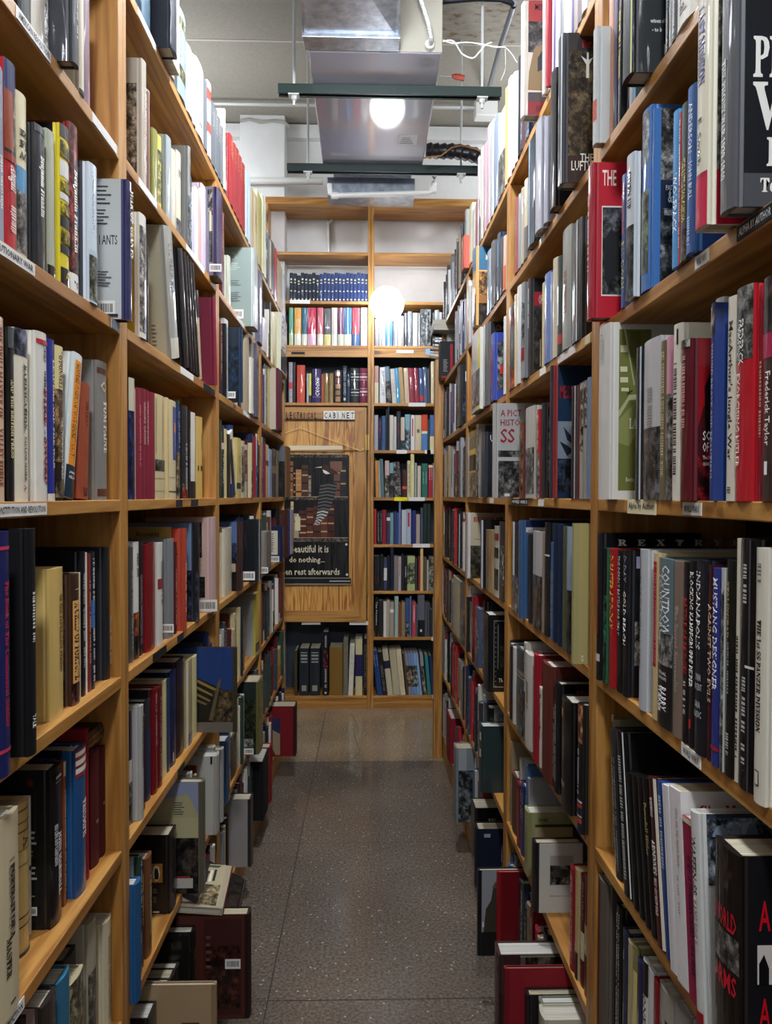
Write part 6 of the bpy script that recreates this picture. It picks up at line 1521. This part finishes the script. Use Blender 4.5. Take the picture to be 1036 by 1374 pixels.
def solve(r):
    side, k = r['side'], r['k']
    if side == 0:
        Y = YB - r['prot']; r['plane'] = Y
        z = BZ[k]
        lo, hi = ony(r['pa'], 700, Y).x, ony(r['pb'], 700, Y).x
        t = float(r['top'])
        r['h'] = ony((r['pa'] + r['pb']) / 2, t, Y).z - z
        r['lo'], r['hi'], r['z'] = lo, hi, z
        r['pxh'] = proj(((lo + hi) / 2, Y, z))[1] - t
        return
    X = (XL + r['prot']) if side < 0 else (XR - r['prot'])
    z = (ZL if side < 0 else ZR)[k]
    r['plane'], r['z'] = X, z
    pm = (r['pa'] + r['pb']) / 2
    if r['top'].startswith('h'):
        h = float(r['top'][1:]) / 100
    else:
        h = onx(pm, float(r['top']), X).z - z
    if h < .13 and k <= 1 and side:          # must stand well out of the shelf: take a usual height and let the image row of its top say how far
        h = .24 if 'large' not in r['desc'] else .30
        d = (1.4 - z - h) * F / (float(r['top']) - 665)
        X = (pm - 491) * d / F
        lim = .16
        X = max(XL, min(X, XL + lim)) if side < 0 else min(XR, max(X, XR - lim))
        r['prot'] = (X - XL) if side < 0 else (XR - X)
        r['plane'] = X
        h = onx(pm, float(r['top']), X).z - z
    r['h'] = h
    # the px edges hold half way up the visible part of the spine
    for _ in range(3):
        ym = onx(pm, 665, X).y
        pymid = proj((X, ym, z + h / 2))[1]
        pymid = max(20, min(1350, pymid))
        a, b = onx(r['pa'], pymid, X).y, onx(r['pb'], pymid, X).y
    ln = float(r['opt'].get('lean', 0))
    if ln:          # the px edges hold at mid height (or at the head); the foot stands elsewhere
        pt = proj((X, ym, z + h * (1 if r['opt'].get('at') else .5)))[1]
        a, b = onx(r['pa'], max(5, min(1370, pt)), X).y, onx(r['pb'], max(5, min(1370, pt)), X).y
        sh = h * (1 if r['opt'].get('at') else .5) * math.tan(math.radians(ln))
        a -= sh; b -= sh
    r['lo'], r['hi'] = min(a, b), max(a, b)
    ym = (a + b) / 2
    r['pxh'] = min(1374, proj((X, ym, z))[1]) - max(0, proj((X, ym, z + h))[1])
for r in RAW:
    solve(r)
print('listed', len(RAW), 'odd heights:', [(r['desc'][:24], round(r['h'], 3)) for r in RAW if not .13 < r['h'] < .345])
for r in RAW:
    top = .287 if r['side'] else (.42 if r['k'] == 0 else .30)
    r['h'] = max(.13, min(r['h'], top if r['side'] == 0 or r['k'] < 7 else .33))
def bay_of(y, side=-1):
    for i, (a, b) in enumerate(BAYSD[side]):
        if y < b + .03: return i
    return 3
# neighbours must not run into each other, nor into the uprights
rows = {}
for r in RAW:
    rows.setdefault((r['side'], r['k']), []).append(r)
for key, L_ in rows.items():
    L_.sort(key=lambda r: r['lo'] + r['hi'])
    main = [r for r in L_ if r['prot'] > -.045 or key[0] == 0]
    for p, q in zip(main, main[1:]):
        if q['lo'] < p['hi'] + .0006:
            m = (q['lo'] + p['hi']) / 2
            # keep each at least 7 mm thick
            m = max(p['lo'] + .007, min(m, q['hi'] - .007))
            p['hi'], q['lo'] = min(p['hi'], m - .0004), max(q['lo'], m + .0004)
            if q['hi'] - q['lo'] < .006: q['hi'] = q['lo'] + .006
    if key[0] != 0 and key[1] < 7:
        for r in L_:
            if r['prot'] > .025: pass
            for (ya, yb) in [(BAYSD[key[0]][q][1] - .001, BAYSD[key[0]][q + 1][0] + .001) for q in range(3)]:
                c = (r['lo'] + r['hi']) / 2; t = r['hi'] - r['lo']
                if r['lo'] < yb and r['hi'] > ya:
                    if c < (ya + yb) / 2: r['hi'] = ya; r['lo'] = min(r['lo'], ya - max(.008, t * .7))
                    else: r['lo'] = yb; r['hi'] = max(r['hi'], yb + max(.008, t * .7))
for r in RAW:
    r['t'] = r['hi'] - r['lo']
    r['c'] = (r['hi'] + r['lo']) / 2
    r['area'] = abs(r['pb'] - r['pa']) * r['pxh'] + (700 if ';c' in ';' + r['ops'] and r['side'] else 0) + (250 if (';c' in ';' + r['ops'] and r['prot'] > .005) else 0)
NIND = 306
order = sorted(RAW, key=lambda r: -r['area'])
for i, r in enumerate(order):
    r['ind'] = i < NIND
BAYW = ['near', 'second', 'third', 'last']
LV = {7: ['top of case'], 6: ['two shelves above eye level', 'high shelf'], 5: ['one shelf above eye level', 'upper shelf'], 4: ['eye-level shelf'], 3: ['one shelf below eye level', 'lower shelf'],
      2: ['two shelves below eye level', 'low shelf'], 1: ['shelf above the bottom', 'next-to-bottom shelf'], 0: ['bottom shelf']}
used = set()
def mklabel(r):
    d = r['desc']
    dl = d.lower()
    if not any(q in dl for q in ('book', 'volume', 'paperback', 'cover', 'album', 'jacket', 'biography', 'slipcase')):
        d = 'book with ' + d if 'spine' in dl else d.split(',')[0] + ' book' + (',' + d.split(',', 1)[1] if ',' in d else '')
    if r['side']:
        s = 'left' if r['side'] < 0 else 'right'; b = BAYW[bay_of(r['c'], r['side'])]
        cands = ['%s, %s %s bookcase, %s' % (d, s, b, lv) for lv in LV[r['k']]] + ['%s, %s %s bookcase' % (d, s, b), '%s, on the %s' % (d, s), d]
    else:
        wh = {8: 'high end shelf', 7: 'end bookcase, shelf beside the globe lamp', 6: 'end bookcase, shelf level with the electrical sign', 5: 'end bookcase, shelf below the raspberry books', 4: 'end bookcase, shelf beside the poster top',
              3: 'end bookcase, shelf beside the poster middle', 2: 'end bookcase, shelf beside the poster caption', 1: 'end bookcase, second lowest shelf', 0: 'end bookcase, bottom shelf'}[r['k']]
        cands = ['%s, %s' % (d, wh), '%s, end bookcase' % d]
    for c in cands:
        if len(c.replace(',', ' ').split()) <= 16 and c not in used:
            used.add(c); return c
    print('LABEL?', cands); return cands[-1]
STUFF = MB()
nb = 0
PGS = ['CFC8B8', 'C8BEA4', 'D6D2C8', 'C4B698']
def frame(r, ):
    side = r['side']
    if side == 0:
        base = Matrix.Translation((r['c'], r['plane'], r['z'])) @ Matrix.Rotation(-math.pi / 2, 4, 'Z')
    elif side < 0:
        base = Matrix.Translation((r['plane'], r['c'], r['z']))
    else:
        base = Matrix.Translation((r['plane'], r['c'], r['z'])) @ Matrix.Rotation(math.pi, 4, 'Z')
    ln = math.radians(float(r['opt'].get('lean', 0)))
    if ln:
        # local: lean about the spine-to-fore-edge axis; positive = head away from the camera (or, on the end shelves, head to the left)
        a = -ln if side < 0 else ln
        piv = (r['t'] / 2) * (1 if a < 0 else -1)
        base = base @ Matrix.Translation((0, piv, 0)) @ Matrix.Rotation(a, 4, 'X') @ Matrix.Translation((0, -piv, 0))
    return base
def vis_of(r):
    if r['side'] and 'desc' in r:
        for kk, vv in VIS.items():
            if kk in r['desc']: return vv
    return 0
def emit(r, i):
    rg = random.Random(i * 7 + 1)
    h, t = r['h'], max(.005, r['t'])
    w = min(h * .68, .25 + max(0, r['prot']), .27 if r['h'] > .27 else .24)
    if r['side'] == 0: w = min(w, .205)
    pages = srgb(rg.choice(PGS))
    vis = vis_of(r) * r['c'] / F if vis_of(r) else None
    C, P, S = book_geo(w, t, h, r['style'], r['col'], r['ops'], r['side'], pages, vis)
    M = frame(r)
    if not r['ind']:
        STUFF.merge(C, M); STUFF.merge(P, M)
        if S: STUFF.merge(S, M)
        return
    e = bpy.data.objects.new('book', None); COL.objects.link(e); e.empty_display_size = .02
    e.matrix_world = M
    tag(e, mklabel(r), 'book', 'books on the shelves')
    C.build('cover', BM, e)
    P.build('page_block', BM, e)
    if S: 
        o = S.build('barcode_sticker', BM, e)
for i, r in enumerate(RAW):
    emit(r, i)
# the remaining far and hidden books
FILLP = {-1: ['16161a', '23262b', '3c4048', 'c8c4b8', 'd0ccc0', '7c1c28', '1f3460', '8c8c88', 'b8a880', '5c2c20', '2c4038', 'a8a8a4', '4c1c20', '14203c'],
         1: ['141416', '1c1c20', '26282c', 'c8c8c4', 'd0ccc4', '8c8c90', '7c1820', '1c2c50', '5c5c5c', 'b4b0a8', '3c3c40', 'a82430', '8c7c60', '3c5c84']}
def fill(side, k, y0, y1, seed, prot=None):
    rg = random.Random(seed)
    y = y0
    while y < y1 - .012:
        t = min(rg.choice([.014, .018, .022, .026, .03, .036]), y1 - y)
        if t < .009: break
        h = rg.uniform(.2, .262) if k < 7 else rg.uniform(.2, .26)
        c = rg.choice(FILLP[side])
        lum = sum(int(c[i:i + 2], 16) for i in (0, 2, 4))
        ink = '202020' if lum > 330 else rg.choice(['d8d8d4', 'd8d8d4', 'c8b060', 'a82828', 'd0d0d0'])
        ops = rg.choice(['L,%s,.15,.85,.5' % ink, 'L,%s,.1,.6,.4' % ink, 'L,%s,.3,.9,.6' % ink, 'P,%s,.5,1;L,%s,.05,.45,.5' % (rg.choice(['a0a09c', 'b09870', '8c9cac']), ink), 'B,%s,.8,1;L,%s,.1,.7,.5' % (rg.choice(FILLP[side]), ink)])
        r = dict(side=side, k=k, h=h, t=t - .0008, c=y + t / 2, plane=(XL + rg.uniform(-.02, .004)) if side < 0 else (XR - rg.uniform(-.02, .004)), z=(ZL if side < 0 else ZR)[k], prot=-.01,
                 style=rg.choice('jjjc'), col=c, ops=ops, opt={}, ind=False)
        emit(r, seed * 31 + int(y * 1000))
        y += t
for side in (-1, 1):
    for k in range(8):
        occ = []
        for r in rows.get((side, k), []):
            if r['prot'] <= -.045: continue
            lo_ = r['lo']
            v_ = vis_of(r)
            if v_:      # keep the covers the photo shows free of books in front of them
                e_ = r['pa'] - v_ if side < 0 else max(r['pa'], r['pb']) + v_
                lo_ = min(lo_, onx(e_, 665, XL if side < 0 else XR).y)
            occ.append((lo_, r['hi']))
        occ.sort()
        for bi, (a, b) in enumerate(BAYSD[side]):
            inb = [(max(a, p), min(b, q)) for p, q in occ if q > a and p < b]
            if bi == 0:
                if inb: fill(side, k, a, min(inb[0][0] - .001, .75 if side > 0 else .90), side * 100 + k * 10 + 1000)
                continue
            if bi == 1:
                if not inb: fill(side, k, a, b - .08, k + 500 + side); continue
                cur = inb[0][1]
                for n, (p, q) in enumerate(inb):
                    if p - cur > .022: fill(side, k, cur + .001, p - .001, k * 13 + n + 77 + side)
                    cur = max(cur, q)
                if k < 3 and b - cur > .03: fill(side, k, cur + .001, b - .002, k * 13 + 99 + side)
                continue
            cur = a
            for n, (p, q) in enumerate(inb + [(b, b)]):
                if p - cur > .014: fill(side, k, cur + .001, p - .001, k * 17 + n + bi * 300 + side * 3)
                cur = max(cur, q)
o = STUFF.build('small_books', BM)
tag(o, 'the many smaller and farther books filling the remaining shelves', 'books', None, 'stuff')
print('STUFF verts', len(STUFF.v), 'individual', sum(r['ind'] for r in RAW))

# ---------------------------------------------------------------- odd things lying about
def loose(name, w, t, h, style, col, ops, M, label, sticker=True, side=-1):
    C, P, S = book_geo(w, t, h, style, col, ops, side)
    e = bpy.data.objects.new(name, None); COL.objects.link(e); e.empty_display_size = .02; e.matrix_world = M
    tag(e, label, 'book', 'books on the shelves')
    C.build('cover', BM, e); P.build('page_block', BM, e)
    if S: S.build('barcode_sticker', BM, e)
TR_ = Matrix.Translation; RO = Matrix.Rotation
# book lying flat on the two maroon cloth books (near left case)
mar = [r for r in RAW if r['desc'].startswith('maroon cloth')]
zt = max(r['z'] + r['h'] for r in mar); yc_ = (mar[0]['c'] + mar[-1]['c']) / 2
loose('book', .15, .034, .21, 'j', '101014', 'cP,4c5058,.1,.1,.9,.9;L,b07040,.2,.8,.5', TR_((XL - .035, yc_ + .02, zt + .018)) @ RO(math.pi / 2, 4, 'X') @ TR_((0, 0, -.09)),
      'black book lying flat on two maroon books, left near bookcase')
# map-covered book leaning outwards over the bottom shelf, with two dark ones under it
MAP = 'cB,b0a484,.03,.02,.97,.98;cP,b09c74,.05,.5,.95,.96;cQ,6c2838,.06,.12,.5,.1,.75,.2,.6,.45,.1,.5;cQ,3c4c30,.35,.03,.9,.03,.85,.09,.35,.08;cB,e0d8c4,.62,.2,.66,.48;cB,202020,.68,.18,.72,.46;cB,e0d8c4,.74,.16,.78,.44;cB,202020,.8,.14,.84,.42;V,8c1828,0,1,-1,1'
for (x_, y_, z_, rz, tilt, col, ops, lab) in ((-.345, 1.845, .392, 4, 7, 'a89c84', MAP, 'red-spined map book lying on the bottom-row books, left second bookcase'),
                                        (-.315, 1.86, .345, 3, 30, '1a1a1c', 'cP,2c2c2c,0,0,1,1;V,a8a8a8,0,1,-.1,.3', 'black glossy book lying beneath the map book')):
    loose('book', .17, .018, .215, 'j', col, ops, TR_((x_, y_, z_)) @ RO(math.radians(rz), 4, 'Z') @ RO(math.radians(tilt), 4, 'Y') @ RO(-math.pi / 2, 4, 'X'), lab)
# paper slip standing behind the books of the near left case
m = MB(); a = onx(80, 735, XL - .10); b = onx(104, 735, XL - .10)
SLIP = mat('white_paper_slip', 'B8B4AA', .8)
q0 = onx(92, 735, XL - .14)
m.box(q0.x - .028, q0.x + .028, q0.y, q0.y + .0012, 1.072, onx(92, 716, XL - .14).z)
single('paper_slip', m, SLIP, 'white paper slip standing up behind the yellow Federalist book', 'paper', False)
# stack of lying books and crumpled leaflets on the end post of the right-hand row
e_x0, e_x1 = ony(580, 455, 4.07).x, ony(602, 455, 4.07).x
zz = 2.121
m = MB(); rg = random.Random(4)
for i in range(7):
    x0 = e_x0 - .012 + rg.uniform(-.006, .006) + i * .003
    z1 = zz + .005 + i * .019
    V = [(x0, 4.065, z1), (x0 + .045, 4.06, z1 + rg.uniform(-.008, .01)), (x0 + .055, 4.11, z1 + .012), (x0 + .004, 4.12, z1 + .018)]
    V += [(a_, b_, c_ + .004) for a_, b_, c_ in V]
    m.add(V, [(0, 3, 2, 1), (4, 5, 6, 7), (0, 1, 5, 4), (1, 2, 6, 5), (2, 3, 7, 6), (3, 0, 4, 7)], srgb('D8D8D4' if i % 2 else '303030'), 3 if i % 3 == 0 else 1)
o = m.build('leaflet_stack', BM); tag(o, 'crumpled black and white leaflets on the end post, right row', 'papers')
for i, (z0, c) in enumerate(((2.258, '9a9a98'), (2.285, 'b0b0ac'))):
    loose('book', .15, .026, .2, 'p', c, '', TR_((e_x0 + .0 - .0, 4.08, z0 + .013)) @ RO(math.pi, 4, 'Z') @ RO(math.pi / 2, 4, 'X') @ TR_((0, 0, -.1)), 'grey book lying flat on the end post, %s of two' % ('lower', 'upper')[i], side=1)
# wire and metal stub beside the near right upright
m = MB(); p = onx(822, 960, XR + .02); m.tube([p, p + Vector((.004, .01, -.012))], .002, 6)
single('shelf_pin', m, ZINC, 'bent metal shelf pin on the near right upright', 'pin')
